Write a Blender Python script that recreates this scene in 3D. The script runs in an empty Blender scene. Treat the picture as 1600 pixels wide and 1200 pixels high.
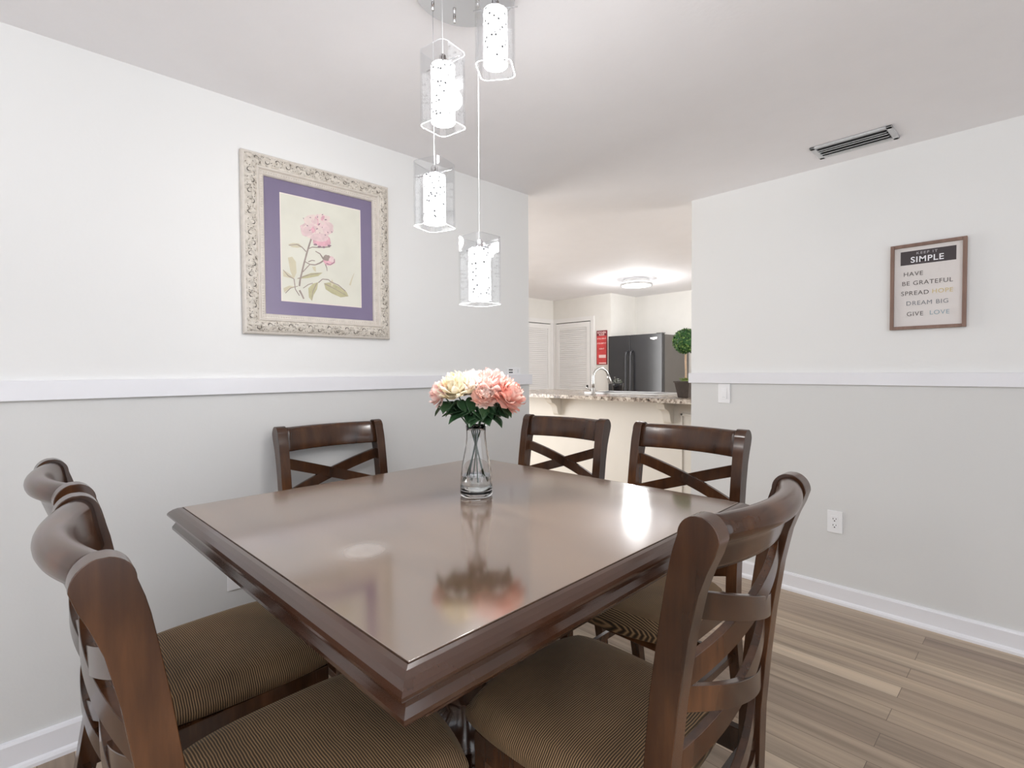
import bpy, bmesh, math, random
from mathutils import Vector, Matrix, Euler
random.seed(7)
R = math.radians
SC = bpy.context.scene
COL = SC.collection

# ------------------------------------------------------------------ camera
CAMH = 1.30
F_PX, YAW, PITCH, ROLL = 802.64, 0.811944, -0.025979, -0.006215
cam_d = bpy.data.cameras.new('camera')
cam_d.sensor_width = 36.0
cam_d.lens = F_PX / 1600.0 * 36.0
cam_d.clip_start = 0.02
cam_o = bpy.data.objects.new('camera', cam_d)
COL.objects.link(cam_o)
fw = Vector((-math.sin(YAW) * math.cos(PITCH), math.cos(YAW) * math.cos(PITCH), math.sin(PITCH)))
rt = Vector((math.cos(YAW), math.sin(YAW), 0))
up = rt.cross(fw)
rt2 = rt * math.cos(ROLL) + up * math.sin(ROLL)
up2 = -rt * math.sin(ROLL) + up * math.cos(ROLL)
M = Matrix((rt2, up2, -fw)).transposed().to_4x4()
M.translation = Vector((0, 0, CAMH))
cam_o.matrix_world = M
SC.camera = cam_o

# ------------------------------------------------------------------ world, added lamps, exposure
SC.view_settings.view_transform = 'Standard'
SC.view_settings.look = 'None'
SC.view_settings.gamma = 1.0
SC.view_settings.use_curve_mapping = False
SC.view_settings.exposure = 0.2
w = bpy.data.worlds.new('sky'); SC.world = w
w.use_nodes = True
w.node_tree.nodes['Background'].inputs[0].default_value = (0.85, 0.92, 1.0, 1)
w.node_tree.nodes['Background'].inputs[1].default_value = 1.2
SC.cycles.max_bounces = 10
SC.cycles.diffuse_bounces = 6
SC.cycles.glossy_bounces = 5
SC.cycles.transmission_bounces = 10
SC.cycles.transparent_max_bounces = 16
SC.cycles.caustics_reflective = False
SC.cycles.caustics_refractive = False
SC.cycles.sample_clamp_indirect = 6.0

def area(name, loc, rot, sx, sy, power, col=(1, 1, 1)):
    d = bpy.data.lights.new(name, 'AREA')
    d.shape = 'RECTANGLE'; d.size = sx; d.size_y = sy
    d.energy = power; d.color = col
    o = bpy.data.objects.new(name, d); COL.objects.link(o)
    o.location = loc; o.rotation_euler = rot
    return o
# added fill lamps at unseen openings behind and beside the camera, and in the kitchen
area('window_daylight_back', (-0.2, -2.55, 1.25), (R(-90), 0, 0), 2.9, 1.9, 74, (0.95, 0.975, 1.0))
area('window_daylight_east', (1.95, 0.4, 1.25), (R(90), 0, R(90)), 3.2, 1.9, 14, (0.96, 0.98, 1.0))
area('window_daylight_kitchen', (0.75, 5.0, 1.5), (R(90), 0, R(90)), 1.6, 1.1, 62, (1.0, 0.97, 0.93))
area('window_daylight_west', (-5.85, 1.6, 1.3), (R(90), 0, R(-90)), 2.6, 1.8, 115, (1.0, 0.98, 0.95))
# added unseen fill lamp, bounced off the ceiling behind the camera
area('bounce_flash', (0.75, -1.1, 1.55), (R(180), 0, 0), 1.4, 1.4, 64, (0.95, 0.965, 1.0))

# ------------------------------------------------------------------ materials
def nm(name):
    m = bpy.data.materials.new(name); m.use_nodes = True
    nt = m.node_tree
    return m, nt, nt.nodes['Principled BSDF']
def lk(nt, a, b): nt.links.new(a, b)
def noise(nt, scale, detail=3, vec=None, rough=0.55):
    n = nt.nodes.new('ShaderNodeTexNoise'); n.inputs['Scale'].default_value = scale
    n.inputs['Detail'].default_value = detail; n.inputs['Roughness'].default_value = rough
    if vec is not None: lk(nt, vec, n.inputs['Vector'])
    return n
def ramp(nt, fac, stops):
    r = nt.nodes.new('ShaderNodeValToRGB'); e = r.color_ramp.elements
    while len(e) < len(stops): e.new(0.5)
    for i, (p, c) in enumerate(stops):
        e[i].position = p; e[i].color = (c[0], c[1], c[2], 1)
    lk(nt, fac, r.inputs['Fac'])
    return r
def objco(nt, scale=(1, 1, 1), kind='Object', loc=(0, 0, 0)):
    tc = nt.nodes.new('ShaderNodeTexCoord'); mp = nt.nodes.new('ShaderNodeMapping')
    mp.inputs['Scale'].default_value = scale; mp.inputs['Location'].default_value = loc
    lk(nt, tc.outputs[kind], mp.inputs['Vector'])
    return mp.outputs['Vector']
def bump(nt, b, h, strength, dist=0.01):
    n = nt.nodes.new('ShaderNodeBump'); n.inputs['Strength'].default_value = strength
    n.inputs['Distance'].default_value = dist
    lk(nt, h, n.inputs['Height']); lk(nt, n.outputs[0], b.inputs['Normal'])
    return n
def plain(name, col, rough=0.5, metal=0.0, ior=1.5, var=0.04, vs=6.0, coat=0.0, bmp=0.0, bs=200.0):
    m, nt, b = nm(name)
    v = objco(nt)
    n = noise(nt, vs, 3, v)
    c1 = tuple(max(0, x * (1 - var)) for x in col); c2 = tuple(min(1, x * (1 + var)) for x in col)
    r = ramp(nt, n.outputs['Fac'], [(0.3, c1), (0.7, c2)])
    lk(nt, r.outputs[0], b.inputs['Base Color'])
    b.inputs['Roughness'].default_value = rough
    b.inputs['Metallic'].default_value = metal
    b.inputs['IOR'].default_value = ior
    b.inputs['Coat Weight'].default_value = coat
    b.inputs['Coat Roughness'].default_value = 0.08
    if bmp: bump(nt, b, noise(nt, bs, 2, v).outputs['Fac'], bmp, 0.002)
    return m

def two_tone(name, low, high, split):
    m, nt, b = nm(name)
    v = objco(nt)
    sp = nt.nodes.new('ShaderNodeSeparateXYZ'); lk(nt, v, sp.inputs[0])
    gt = nt.nodes.new('ShaderNodeMath'); gt.operation = 'GREATER_THAN'; gt.inputs[1].default_value = split
    lk(nt, sp.outputs['Z'], gt.inputs[0])
    mx = nt.nodes.new('ShaderNodeMix'); mx.data_type = 'RGBA'
    lk(nt, gt.outputs[0], mx.inputs[0])
    mx.inputs[6].default_value = (*low, 1); mx.inputs[7].default_value = (*high, 1)
    n = noise(nt, 0.9, 2, v)
    r = ramp(nt, n.outputs['Fac'], [(0.3, (0.97, 0.97, 0.97)), (0.7, (1, 1, 1))])
    mul = nt.nodes.new('ShaderNodeMix'); mul.data_type = 'RGBA'; mul.blend_type = 'MULTIPLY'; mul.inputs[0].default_value = 1
    lk(nt, mx.outputs[2], mul.inputs[6]); lk(nt, r.outputs[0], mul.inputs[7])
    lk(nt, mul.outputs[2], b.inputs['Base Color'])
    b.inputs['Roughness'].default_value = 0.6
    bump(nt, b, noise(nt, 90, 3, v).outputs['Fac'], 0.12, 0.002)
    return m

m_wall2 = two_tone('painted_wall_two_tone', (0.69, 0.69, 0.68), (0.81, 0.81, 0.80), 1.245)
m_wallk = plain('cream_wall_paint', (0.80, 0.785, 0.75), 0.6, var=0.015, bmp=0.1, bs=90)
m_bar = plain('cream_bar_paint', (0.78, 0.745, 0.68), 0.5, var=0.015)
m_ceil = plain('ceiling_paint', (0.86, 0.85, 0.865), 0.8, var=0.01, bmp=0.25, bs=60)
m_trim = plain('white_trim_paint', (0.80, 0.80, 0.83), 0.32, var=0.012)
m_door = plain('warm_white_door_paint', (0.83, 0.82, 0.81), 0.4, var=0.01)
m_white = plain('white_plastic', (0.86, 0.86, 0.87), 0.3, var=0.01)
m_dark = plain('dark_slot', (0.03, 0.03, 0.03), 0.6)
m_gapd = plain('shadow_gap_track', (0.10, 0.095, 0.09), 0.7)  # dark colour standing in for shade in door gaps and vent

def wood(name, c1, c2, c3, rough, ior, coat, axis=1, scale=1.0, rvar=0.1, bmp=0.03):
    m, nt, b = nm(name)
    s = [9.0, 9.0, 9.0]; s[axis] = 1.2
    v = objco(nt, tuple(x * scale for x in s))
    n1 = noise(nt, 1.6, 6, v, 0.6)
    n2 = noise(nt, 3.0 , 2, objco(nt), 0.5)
    mixn = nt.nodes.new('ShaderNodeMath'); mixn.operation = 'ADD'
    k = nt.nodes.new('ShaderNodeMath'); k.operation = 'MULTIPLY'; k.inputs[1].default_value = 0.5
    k2 = nt.nodes.new('ShaderNodeMath'); k2.operation = 'MULTIPLY'; k2.inputs[1].default_value = 0.5
    lk(nt, n1.outputs['Fac'], k.inputs[0]); lk(nt, n2.outputs['Fac'], k2.inputs[0])
    lk(nt, k.outputs[0], mixn.inputs[0]); lk(nt, k2.outputs[0], mixn.inputs[1])
    r = ramp(nt, mixn.outputs[0], [(0.36, c1), (0.5, c2), (0.66, c3)])
    lk(nt, r.outputs[0], b.inputs['Base Color'])
    rr = nt.nodes.new('ShaderNodeMapRange')
    rr.inputs['From Min'].default_value = 0.35; rr.inputs['From Max'].default_value = 0.65
    rr.inputs['To Min'].default_value = rough; rr.inputs['To Max'].default_value = rough + rvar
    lk(nt, n2.outputs['Fac'], rr.inputs['Value']); lk(nt, rr.outputs[0], b.inputs['Roughness'])
    b.inputs['IOR'].default_value = ior
    b.inputs['Coat Weight'].default_value = coat
    b.inputs['Coat Roughness'].default_value = 0.12
    if bmp: bump(nt, b, n1.outputs['Fac'], bmp, 0.003)
    return m
m_table = wood('polished_table_wood', (0.105, 0.058, 0.034), (0.155, 0.092, 0.056), (0.22, 0.138, 0.086), 0.095, 3.2, 0.4, 0, 0.6, 0.07, 0.006)
m_tedge = wood('table_edge_wood', (0.034, 0.0135, 0.007), (0.048, 0.019, 0.0095), (0.066, 0.027, 0.013), 0.14, 1.6, 0.3, 0, 0.4, 0.04, 0.0)
m_chair = wood('dark_chair_wood', (0.018, 0.0075, 0.004), (0.055, 0.0215, 0.009), (0.138, 0.056, 0.021), 0.18, 1.45, 0.22, 2, 1.0, 0.08, 0.02)

# pale soft-edged mark mixed into the table top colour
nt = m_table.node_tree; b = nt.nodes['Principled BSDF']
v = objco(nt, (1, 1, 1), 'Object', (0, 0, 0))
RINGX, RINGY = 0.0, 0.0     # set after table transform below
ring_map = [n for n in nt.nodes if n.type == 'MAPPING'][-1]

def corduroy():
    m, nt, b = nm('brown_corduroy')
    v = objco(nt)
    sp = nt.nodes.new('ShaderNodeSeparateXYZ'); lk(nt, v, sp.inputs[0])
    n0 = noise(nt, 14, 2, v)
    ad = nt.nodes.new('ShaderNodeMath'); ad.operation = 'MULTIPLY_ADD'
    lk(nt, n0.outputs['Fac'], ad.inputs[0]); ad.inputs[1].default_value = 0.006; lk(nt, sp.outputs['Y'], ad.inputs[2])
    mu = nt.nodes.new('ShaderNodeMath'); mu.operation = 'MULTIPLY'; mu.inputs[1].default_value = 2 * math.pi / 0.0052
    lk(nt, ad.outputs[0], mu.inputs[0])
    sn = nt.nodes.new('ShaderNodeMath'); sn.operation = 'SINE'; lk(nt, mu.outputs[0], sn.inputs[0])
    mr = nt.nodes.new('ShaderNodeMapRange'); mr.inputs['From Min'].default_value = -1
    lk(nt, sn.outputs[0], mr.inputs['Value'])
    big = noise(nt, 5, 3, v)
    r1 = ramp(nt, mr.outputs[0], [(0.0, (0.030, 0.017, 0.007)), (0.55, (0.118, 0.069, 0.031)), (1.0, (0.35, 0.222, 0.118))])
    r2 = ramp(nt, big.outputs['Fac'], [(0.3, (0.78, 0.76, 0.72)), (0.7, (1.25, 1.22, 1.15))])
    mul = nt.nodes.new('ShaderNodeMix'); mul.data_type = 'RGBA'; mul.blend_type = 'MULTIPLY'; mul.inputs[0].default_value = 1
    lk(nt, r1.outputs[0], mul.inputs[6]); lk(nt, r2.outputs[0], mul.inputs[7])
    lk(nt, mul.outputs[2], b.inputs['Base Color'])
    b.inputs['Roughness'].default_value = 0.8
    b.inputs['Sheen Weight'].default_value = 0.15
    b.inputs['Sheen Roughness'].default_value = 0.4
    b.inputs['Sheen Tint'].default_value = (0.8, 0.65, 0.45, 1)
    bump(nt, b, mr.outputs[0], 0.5, 0.0015)
    return m
m_fabric = corduroy()

def floor_mat():
    m, nt, b = nm('wood_plank_floor')
    v = objco(nt)
    br = nt.nodes.new('ShaderNodeTexBrick')
    br.offset = 0.37; br.offset_frequency = 2; br.squash = 1.0
    br.inputs['Scale'].default_value = 1.0
    br.inputs['Brick Width'].default_value = 1.1
    br.inputs['Row Height'].default_value = 0.095
    br.inputs['Mortar Size'].default_value = 0.0012
    br.inputs['Mortar Smooth'].default_value = 0.3
    br.inputs['Color1'].default_value = (0, 0, 0, 1); br.inputs['Color2'].default_value = (1, 1, 1, 1)
    br.inputs['Mortar'].default_value = (0.5, 0.5, 0.5, 1)
    lk(nt, v, br.inputs['Vector'])
    # plank tone
    tone = ramp(nt, br.outputs['Color'], [(0.0, (0.27, 0.205, 0.155)), (0.3, (0.355, 0.275, 0.205)), (0.65, (0.42, 0.33, 0.245)), (1.0, (0.50, 0.405, 0.305))])
    # streaky grain along x, shifted per plank
    sp = nt.nodes.new('ShaderNodeSeparateXYZ'); lk(nt, v, sp.inputs[0])
    cb = nt.nodes.new('ShaderNodeCombineXYZ')
    lk(nt, sp.outputs['X'], cb.inputs['X']); lk(nt, sp.outputs['Y'], cb.inputs['Y'])
    k = nt.nodes.new('ShaderNodeMath'); k.operation = 'MULTIPLY'; k.inputs[1].default_value = 13.0
    lk(nt, br.outputs['Color'], k.inputs[0]); lk(nt, k.outputs[0], cb.inputs['Z'])
    mp = nt.nodes.new('ShaderNodeMapping'); mp.inputs['Scale'].default_value = (1.1, 26, 1)
    lk(nt, cb.outputs[0], mp.inputs['Vector'])
    g = noise(nt, 1.0, 5, mp.outputs[0], 0.55)
    gr = ramp(nt, g.outputs['Fac'], [(0.28, (0.58, 0.56, 0.54)), (0.48, (0.95, 0.94, 0.92)), (0.7, (1.22, 1.2, 1.17))])
    mul = nt.nodes.new('ShaderNodeMix'); mul.data_type = 'RGBA'; mul.blend_type = 'MULTIPLY'; mul.inputs[0].default_value = 1
    lk(nt, tone.outputs[0], mul.inputs[6]); lk(nt, gr.outputs[0], mul.inputs[7])
    mx = nt.nodes.new('ShaderNodeMix'); mx.data_type = 'RGBA'
    lk(nt, br.outputs['Fac'], mx.inputs[0]); lk(nt, mul.outputs[2], mx.inputs[6]); mx.inputs[7].default_value = (0.13, 0.09, 0.065, 1)
    lk(nt, mx.outputs[2], b.inputs['Base Color'])
    b.inputs['Roughness'].default_value = 0.36
    bump(nt, b, g.outputs['Fac'], 0.06, 0.003)
    return m
m_floor = floor_mat()

m_chrome = plain('polished_chrome', (0.78, 0.78, 0.79), 0.12, 1.0, var=0.01)
m_steel = plain('brushed_steel', (0.60, 0.60, 0.60), 0.3, 1.0, var=0.03)
m_vent = plain('grey_vent_metal', (0.62, 0.63, 0.64), 0.4, 0.3, var=0.02)
m_fridge = plain('black_steel_fridge', (0.03, 0.03, 0.033), 0.14, 0.0, ior=1.5, var=0.05)
m_fridges = plain('fridge_side_panel', (0.14, 0.13, 0.12), 0.4, 0.0, var=0.03)
m_fhandle = plain('fridge_handle_metal', (0.07, 0.07, 0.075), 0.3, 0.5, var=0.02)

def glass(name, col=(1, 1, 1), rough=0.0, ior=1.45):
    m, nt, b = nm(name)
    n = noise(nt, 5, 1, objco(nt))
    r = ramp(nt, n.outputs['Fac'], [(0.3, tuple(0.985 * c for c in col)), (0.7, col)])
    lk(nt, r.outputs[0], b.inputs['Base Color'])
    b.inputs['Transmission Weight'].default_value = 1
    b.inputs['Roughness'].default_value = rough
    b.inputs['IOR'].default_value = ior
    return m
m_glass = glass('clear_glass', (1, 1, 1))
def thin_glass(name):
    m, nt, b = nm(name)
    out = nt.nodes['Material Output']
    tr = nt.nodes.new('ShaderNodeBsdfTransparent'); tr.inputs['Color'].default_value = (0.975, 0.98, 0.985, 1)
    gl = nt.nodes.new('ShaderNodeBsdfGlossy'); gl.inputs['Roughness'].default_value = 0.03
    fw_ = nt.nodes.new('ShaderNodeLayerWeight'); fw_.inputs['Blend'].default_value = 0.25
    fr = nt.nodes.new('ShaderNodeMath'); fr.operation = 'MULTIPLY_ADD'; lk(nt, fw_.outputs['Facing'], fr.inputs[0]); fr.inputs[1].default_value = 0.45; fr.inputs[2].default_value = 0.03
    mx = nt.nodes.new('ShaderNodeMixShader')
    lk(nt, fr.outputs[0], mx.inputs[0]); lk(nt, tr.outputs[0], mx.inputs[1]); lk(nt, gl.outputs[0], mx.inputs[2])
    lk(nt, mx.outputs[0], out.inputs['Surface'])
    return m
m_shade = thin_glass('pendant_clear_glass')
m_rim = plain('ground_glass_rim', (0.88, 0.89, 0.92), 0.25, var=0.01)  # white colour stands in for light caught in the glass edges
m_water = glass('vase_water', (0.97, 1.0, 0.99), 0.0, 1.33)

def emis(name, col, strength, dark=(0.5, 0.5, 0.55), specks=True, scale=60, thr=0.12):
    m, nt, b = nm(name)
    b.inputs['Base Color'].default_value = (0.9, 0.9, 0.9, 1)
    b.inputs['Roughness'].default_value = 0.3
    b.inputs['Emission Color'].default_value = (*col, 1)
    if specks:
        v = objco(nt)
        vo = nt.nodes.new('ShaderNodeTexVoronoi'); vo.inputs['Scale'].default_value = scale
        lk(nt, v, vo.inputs['Vector'])
        r = ramp(nt, vo.outputs['Distance'], [(thr, (0.0, 0.0, 0.0)), (thr + 0.10, (1, 1, 1))])
        mu = nt.nodes.new('ShaderNodeMath'); mu.operation = 'MULTIPLY'; mu.inputs[1].default_value = strength
        lk(nt, r.outputs[0], mu.inputs[0]); lk(nt, mu.outputs[0], b.inputs['Emission Strength'])
        rc = ramp(nt, vo.outputs['Distance'], [(thr, (0.02, 0.02, 0.025)), (thr + 0.10, (0.9, 0.9, 0.9))])
        lk(nt, rc.outputs[0], b.inputs['Base Color'])
        bump(nt, b, vo.outputs['Distance'], 0.7, 0.004)
    else:
        b.inputs['Emission Strength'].default_value = strength
    return m
m_crystal = emis('lit_crystal_sleeve', (1.0, 0.99, 0.99), 1.3, scale=80, thr=0.20)
m_kdiff = emis('lit_ceiling_diffuser', (0.97, 0.985, 1.0), 6.0, specks=False)

def granite():
    m, nt, b = nm('speckled_granite')
    v = objco(nt)
    n1 = noise(nt, 38, 5, v, 0.7); n2 = noise(nt, 11, 3, v)
    r = ramp(nt, n1.outputs['Fac'], [(0.33, (0.04, 0.035, 0.03)), (0.42, (0.22, 0.18, 0.15)), (0.5, (0.50, 0.44, 0.38)), (0.62, (0.72, 0.68, 0.62))])
    r2 = ramp(nt, n2.outputs['Fac'], [(0.35, (0.75, 0.7, 0.66)), (0.65, (1.1, 1.08, 1.05))])
    mul = nt.nodes.new('ShaderNodeMix'); mul.data_type = 'RGBA'; mul.blend_type = 'MULTIPLY'; mul.inputs[0].default_value = 1
    lk(nt, r.outputs[0], mul.inputs[6]); lk(nt, r2.outputs[0], mul.inputs[7])
    lk(nt, mul.outputs[2], b.inputs['Base Color']); b.inputs['Roughness'].default_value = 0.2
    return m
m_granite = granite()

# ------------------------------------------------------------------ helpers
def finish(bm, name, mat, parent=None, smooth=False, bevel=0, seg=2, sub=0, autos=None):
    me = bpy.data.meshes.new(name)
    bmesh.ops.recalc_face_normals(bm, faces=bm.faces[:])
    bm.to_mesh(me); bm.free()
    mats = mat if isinstance(mat, (list, tuple)) else [mat]
    for mm in mats: me.materials.append(mm)
    o = bpy.data.objects.new(name, me); COL.objects.link(o)
    if parent is not None: o.parent = parent
    if smooth:
        for p in me.polygons: p.use_smooth = True
    if bevel:
        md = o.modifiers.new('bevel', 'BEVEL'); md.width = bevel; md.segments = seg; md.limit_method = 'ANGLE'; md.angle_limit = R(35)
        md.harden_normals = True
        for p in me.polygons: p.use_smooth = True
    if sub:
        md = o.modifiers.new('sub', 'SUBSURF'); md.levels = sub; md.render_levels = sub
    return o
def box(bm, x0, x1, y0, y1, z0, z1, mi=0, mat=None):
    vs = [bm.verts.new(p) for p in ((x0, y0, z0), (x1, y0, z0), (x1, y1, z0), (x0, y1, z0), (x0, y0, z1), (x1, y0, z1), (x1, y1, z1), (x0, y1, z1))]
    if mat is not None:
        for v in vs: v.co = mat @ v.co
    for f in ((0, 3, 2, 1), (4, 5, 6, 7), (0, 1, 5, 4), (1, 2, 6, 5), (2, 3, 7, 6), (3, 0, 4, 7)):
        fa = bm.faces.new([vs[i] for i in f]); fa.material_index = mi
def prism(bm, pts, axis, a0, a1, mi=0, mat=None):
    """closed 2D outline extruded along axis ('x','y','z')"""
    def mk(p, a):
        if axis == 'x': c = Vector((a, p[0], p[1]))
        elif axis == 'y': c = Vector((p[0], a, p[1]))
        else: c = Vector((p[0], p[1], a))
        return mat @ c if mat is not None else c
    A = [bm.verts.new(mk(p, a0)) for p in pts]; B = [bm.verts.new(mk(p, a1)) for p in pts]
    n = len(pts)
    for i in range(n):
        f = bm.faces.new((A[i], A[(i + 1) % n], B[(i + 1) % n], B[i])); f.material_index = mi
    f = bm.faces.new(A[::-1]); f.material_index = mi
    f = bm.faces.new(B); f.material_index = mi
def lathe(bm, prof, seg=32, c=(0, 0, 0), mi=0, cap=True):
    rings = []
    for (r, z) in prof:
        rings.append([bm.verts.new((c[0] + r * math.cos(2 * math.pi * k / seg), c[1] + r * math.sin(2 * math.pi * k / seg), c[2] + z)) for k in range(seg)])
    for a, b in zip(rings, rings[1:]):
        for k in range(seg):
            f = bm.faces.new((a[k], a[(k + 1) % seg], b[(k + 1) % seg], b[k])); f.material_index = mi
    if cap:
        bm.faces.new(rings[0][::-1]).material_index = mi; bm.faces.new(rings[-1]).material_index = mi
def tube(bm, pts, rad, seg=10, mi=0, cap=True):
    pts = [Vector(p) for p in pts]
    n = len(pts); rings = []
    prev = None
    for i, p in enumerate(pts):
        t = (pts[min(i + 1, n - 1)] - pts[max(i - 1, 0)]).normalized()
        if prev is None:
            a = Vector((0, 0, 1)) if abs(t.z) < 0.9 else Vector((1, 0, 0))
            u = t.cross(a).normalized()
        else:
            u = (prev - t * prev.dot(t)).normalized()
        prev = u; v = t.cross(u)
        r = rad[i] if isinstance(rad, (list, tuple)) else rad
        rings.append([bm.verts.new(p + (u * math.cos(2 * math.pi * k / seg) + v * math.sin(2 * math.pi * k / seg)) * r) for k in range(seg)])
    for a, b in zip(rings, rings[1:]):
        for k in range(seg):
            bm.faces.new((a[k], a[(k + 1) % seg], b[(k + 1) % seg], b[k])).material_index = mi
    if cap:
        bm.faces.new(rings[0][::-1]).material_index = mi; bm.faces.new(rings[-1]).material_index = mi
def sweep(bm, sect, path, mi=0):
    """sect(i) -> list of 3D points for station i; joined in order, capped"""
    rings = [[bm.verts.new(p) for p in sect(s)] for s in path]
    n = len(rings[0])
    for a, b in zip(rings, rings[1:]):
        for k in range(n):
            bm.faces.new((a[k], a[(k + 1) % n], b[(k + 1) % n], b[k])).material_index = mi
    bm.faces.new(rings[0][::-1]).material_index = mi; bm.faces.new(rings[-1]).material_index = mi
def NB(): return bmesh.new()
def tag(o, label, cat, group=None):
    o['label'] = label; o['category'] = cat
    if group: o['group'] = group
    return o
def thing(name, label, cat, loc=(0, 0, 0), rz=0, group=None):
    o = bpy.data.objects.new(name, None); COL.objects.link(o)
    o.empty_display_size = 0.1
    o.location = loc; o.rotation_euler = (0, 0, rz)
    return tag(o, label, cat, group)
def struct(name, bm, mat, **k):
    o = finish(bm, name, mat, **k); o['kind'] = 'structure'; return o
def copy_tree(o, parent=None):
    c = o.copy(); COL.objects.link(c); c.parent = parent
    for ch in list(o.children): copy_tree(ch, c)
    return c
_font_cache = {}
def text(name, s, size, mat, parent, loc, rot, align='LEFT', sx=1.0, ext=0.0004, spacing=1.0, bold=0.0):
    c = bpy.data.curves.new(name, 'FONT'); c.body = s; c.size = size; c.align_x = align; c.extrude = ext
    c.space_character = spacing; c.offset = bold
    t = bpy.data.objects.new(name, c); COL.objects.link(t)
    bpy.context.view_layer.update()
    me = bpy.data.meshes.new_from_object(t)
    COL.objects.unlink(t); bpy.data.objects.remove(t)
    me.materials.clear(); me.materials.append(mat)
    o = bpy.data.objects.new(name, me); COL.objects.link(o)
    o.parent = parent; o.location = loc; o.rotation_euler = rot; o.scale = (sx, 1, 1)
    return o

# ------------------------------------------------------------------ room shell
H = 2.421
XL, YR = -2.3254, 3.2462          # left wall face, right wall face
YLE, XRE = 2.3575, -1.674         # left wall end, right wall end
XW, YK, YB, XE = -5.58, 6.22, -2.5, 1.9
bm = NB(); box(bm, -5.9, 2.0, -2.7, 7.1, -0.1, 0.0); struct('floor', bm, m_floor)
bm = NB(); box(bm, -5.9, 2.0, -2.7, 7.1, H, H + 0.1); struct('ceiling', bm, m_ceil)
bm = NB(); box(bm, XL - 0.12, XL, YB, YLE, 0, H); struct('wall_left', bm, m_wall2)
bm = NB(); box(bm, XRE, XE, YR, YR + 0.12, 0, H); struct('wall_right', bm, m_wall2)
def wall_open(name, axis, a, t, u0, u1, o0, o1, z0, z1, mat):
    bm = NB()
    def bb(p, q, r, s):
        if axis == 'y': box(bm, p, q, a, a + t, r, s)
        else: box(bm, a, a + t, p, q, r, s)
    bb(u0, o0, 0, H); bb(o1, u1, 0, H); bb(o0, o1, 0, z0); bb(o0, o1, z1, H)
    return struct(name, bm, mat)
wall_open('wall_back', 'y', YB - 0.12, 0.12, -5.9, 2.0, -1.65, 1.25, 0.25, 2.2, m_wall2)
wall_open('wall_east', 'x', XE, 0.12, YB - 0.12, YR + 0.12, -1.2, 2.0, 0.25, 2.2, m_wall2)
wall_open('wall_kitchen_east', 'x', 0.6, 0.12, YR + 0.12, 7.1, 4.2, 5.8, 0.95, 2.05, m_wallk)
wall_open('wall_west', 'x', XW - 0.2, 0.2, YB - 0.12, YK, 0.3, 2.9, 0.4, 2.2, m_wallk)
bm = NB(); box(bm, XW - 0.2, -4.455, YK, YK + 0.76, 0, H); struct('wall_pantry', bm, m_wallk)
bm = NB(); box(bm, -4.6, 0.72, 6.86, 6.98, 0, H); struct('wall_kitchen', bm, m_wallk)
# frames of the unseen windows, added along with the fill lamps
def window(n, axis, a, o0, o1, z0, z1):
    bm = NB()
    def bb(p, q, r, s):
        if axis == 'y': box(bm, p, q, a + 0.02, a + 0.08, r, s)
        else: box(bm, a + 0.02, a + 0.08, p, q, r, s)
    w_ = 0.05
    bb(o0, o0 + w_, z0, z1); bb(o1 - w_, o1, z0, z1); bb(o0, o1, z0, z0 + w_); bb(o0, o1, z1 - w_, z1)
    mid = (o0 + o1) / 2; bb(mid - 0.03, mid + 0.03, z0, z1)
    struct('window_%d' % n, bm, m_trim)
window(1, 'y', YB - 0.12, -1.65, 1.25, 0.25, 2.2)
window(2, 'x', XE, -1.2, 2.0, 0.25, 2.2)
window(3, 'x', 0.6, 4.2, 5.8, 0.95, 2.05)
window(4, 'x', XW - 0.2, 0.3, 2.9, 0.4, 2.2)
# chair rails
bm = NB(); box(bm, XL, XL + 0.018, YB, YLE + 0.012, 1.211, 1.277); box(bm, XL - 0.13, XL, YLE, YLE + 0.012, 1.211, 1.277)
struct('trim_1', bm, m_trim, bevel=0.002)
bm = NB(); box(bm, XRE - 0.012, XE, YR - 0.018, YR, 1.211, 1.277); box(bm, XRE - 0.012, XRE, YR, YR + 0.13, 1.211, 1.277)
struct('trim_2', bm, m_trim, bevel=0.002)
# baseboards with a shoe moulding
def base_prof(s): return [(0, 0), (s * 0.026, 0), (s * 0.026, 0.012), (s * 0.022, 0.021), (s * 0.015, 0.026), (s * 0.015, 0.092), (s * 0.011, 0.101), (s * 0.0, 0.103)]
bm = NB(); prism(bm, [(XL + p[0], p[1]) for p in base_prof(1)], 'y', YB, YLE); struct('baseboard_left', bm, m_trim)
bm = NB(); prism(bm, [(YR - p[0], p[1]) for p in base_prof(1)], 'x', XRE, XE); struct('baseboard_right', bm, m_trim)
bm = NB(); prism(bm, [(YK - p[0], p[1]) for p in base_prof(1)], 'x', XW, -4.455); struct('baseboard_pantry', bm, m_trim)

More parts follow.
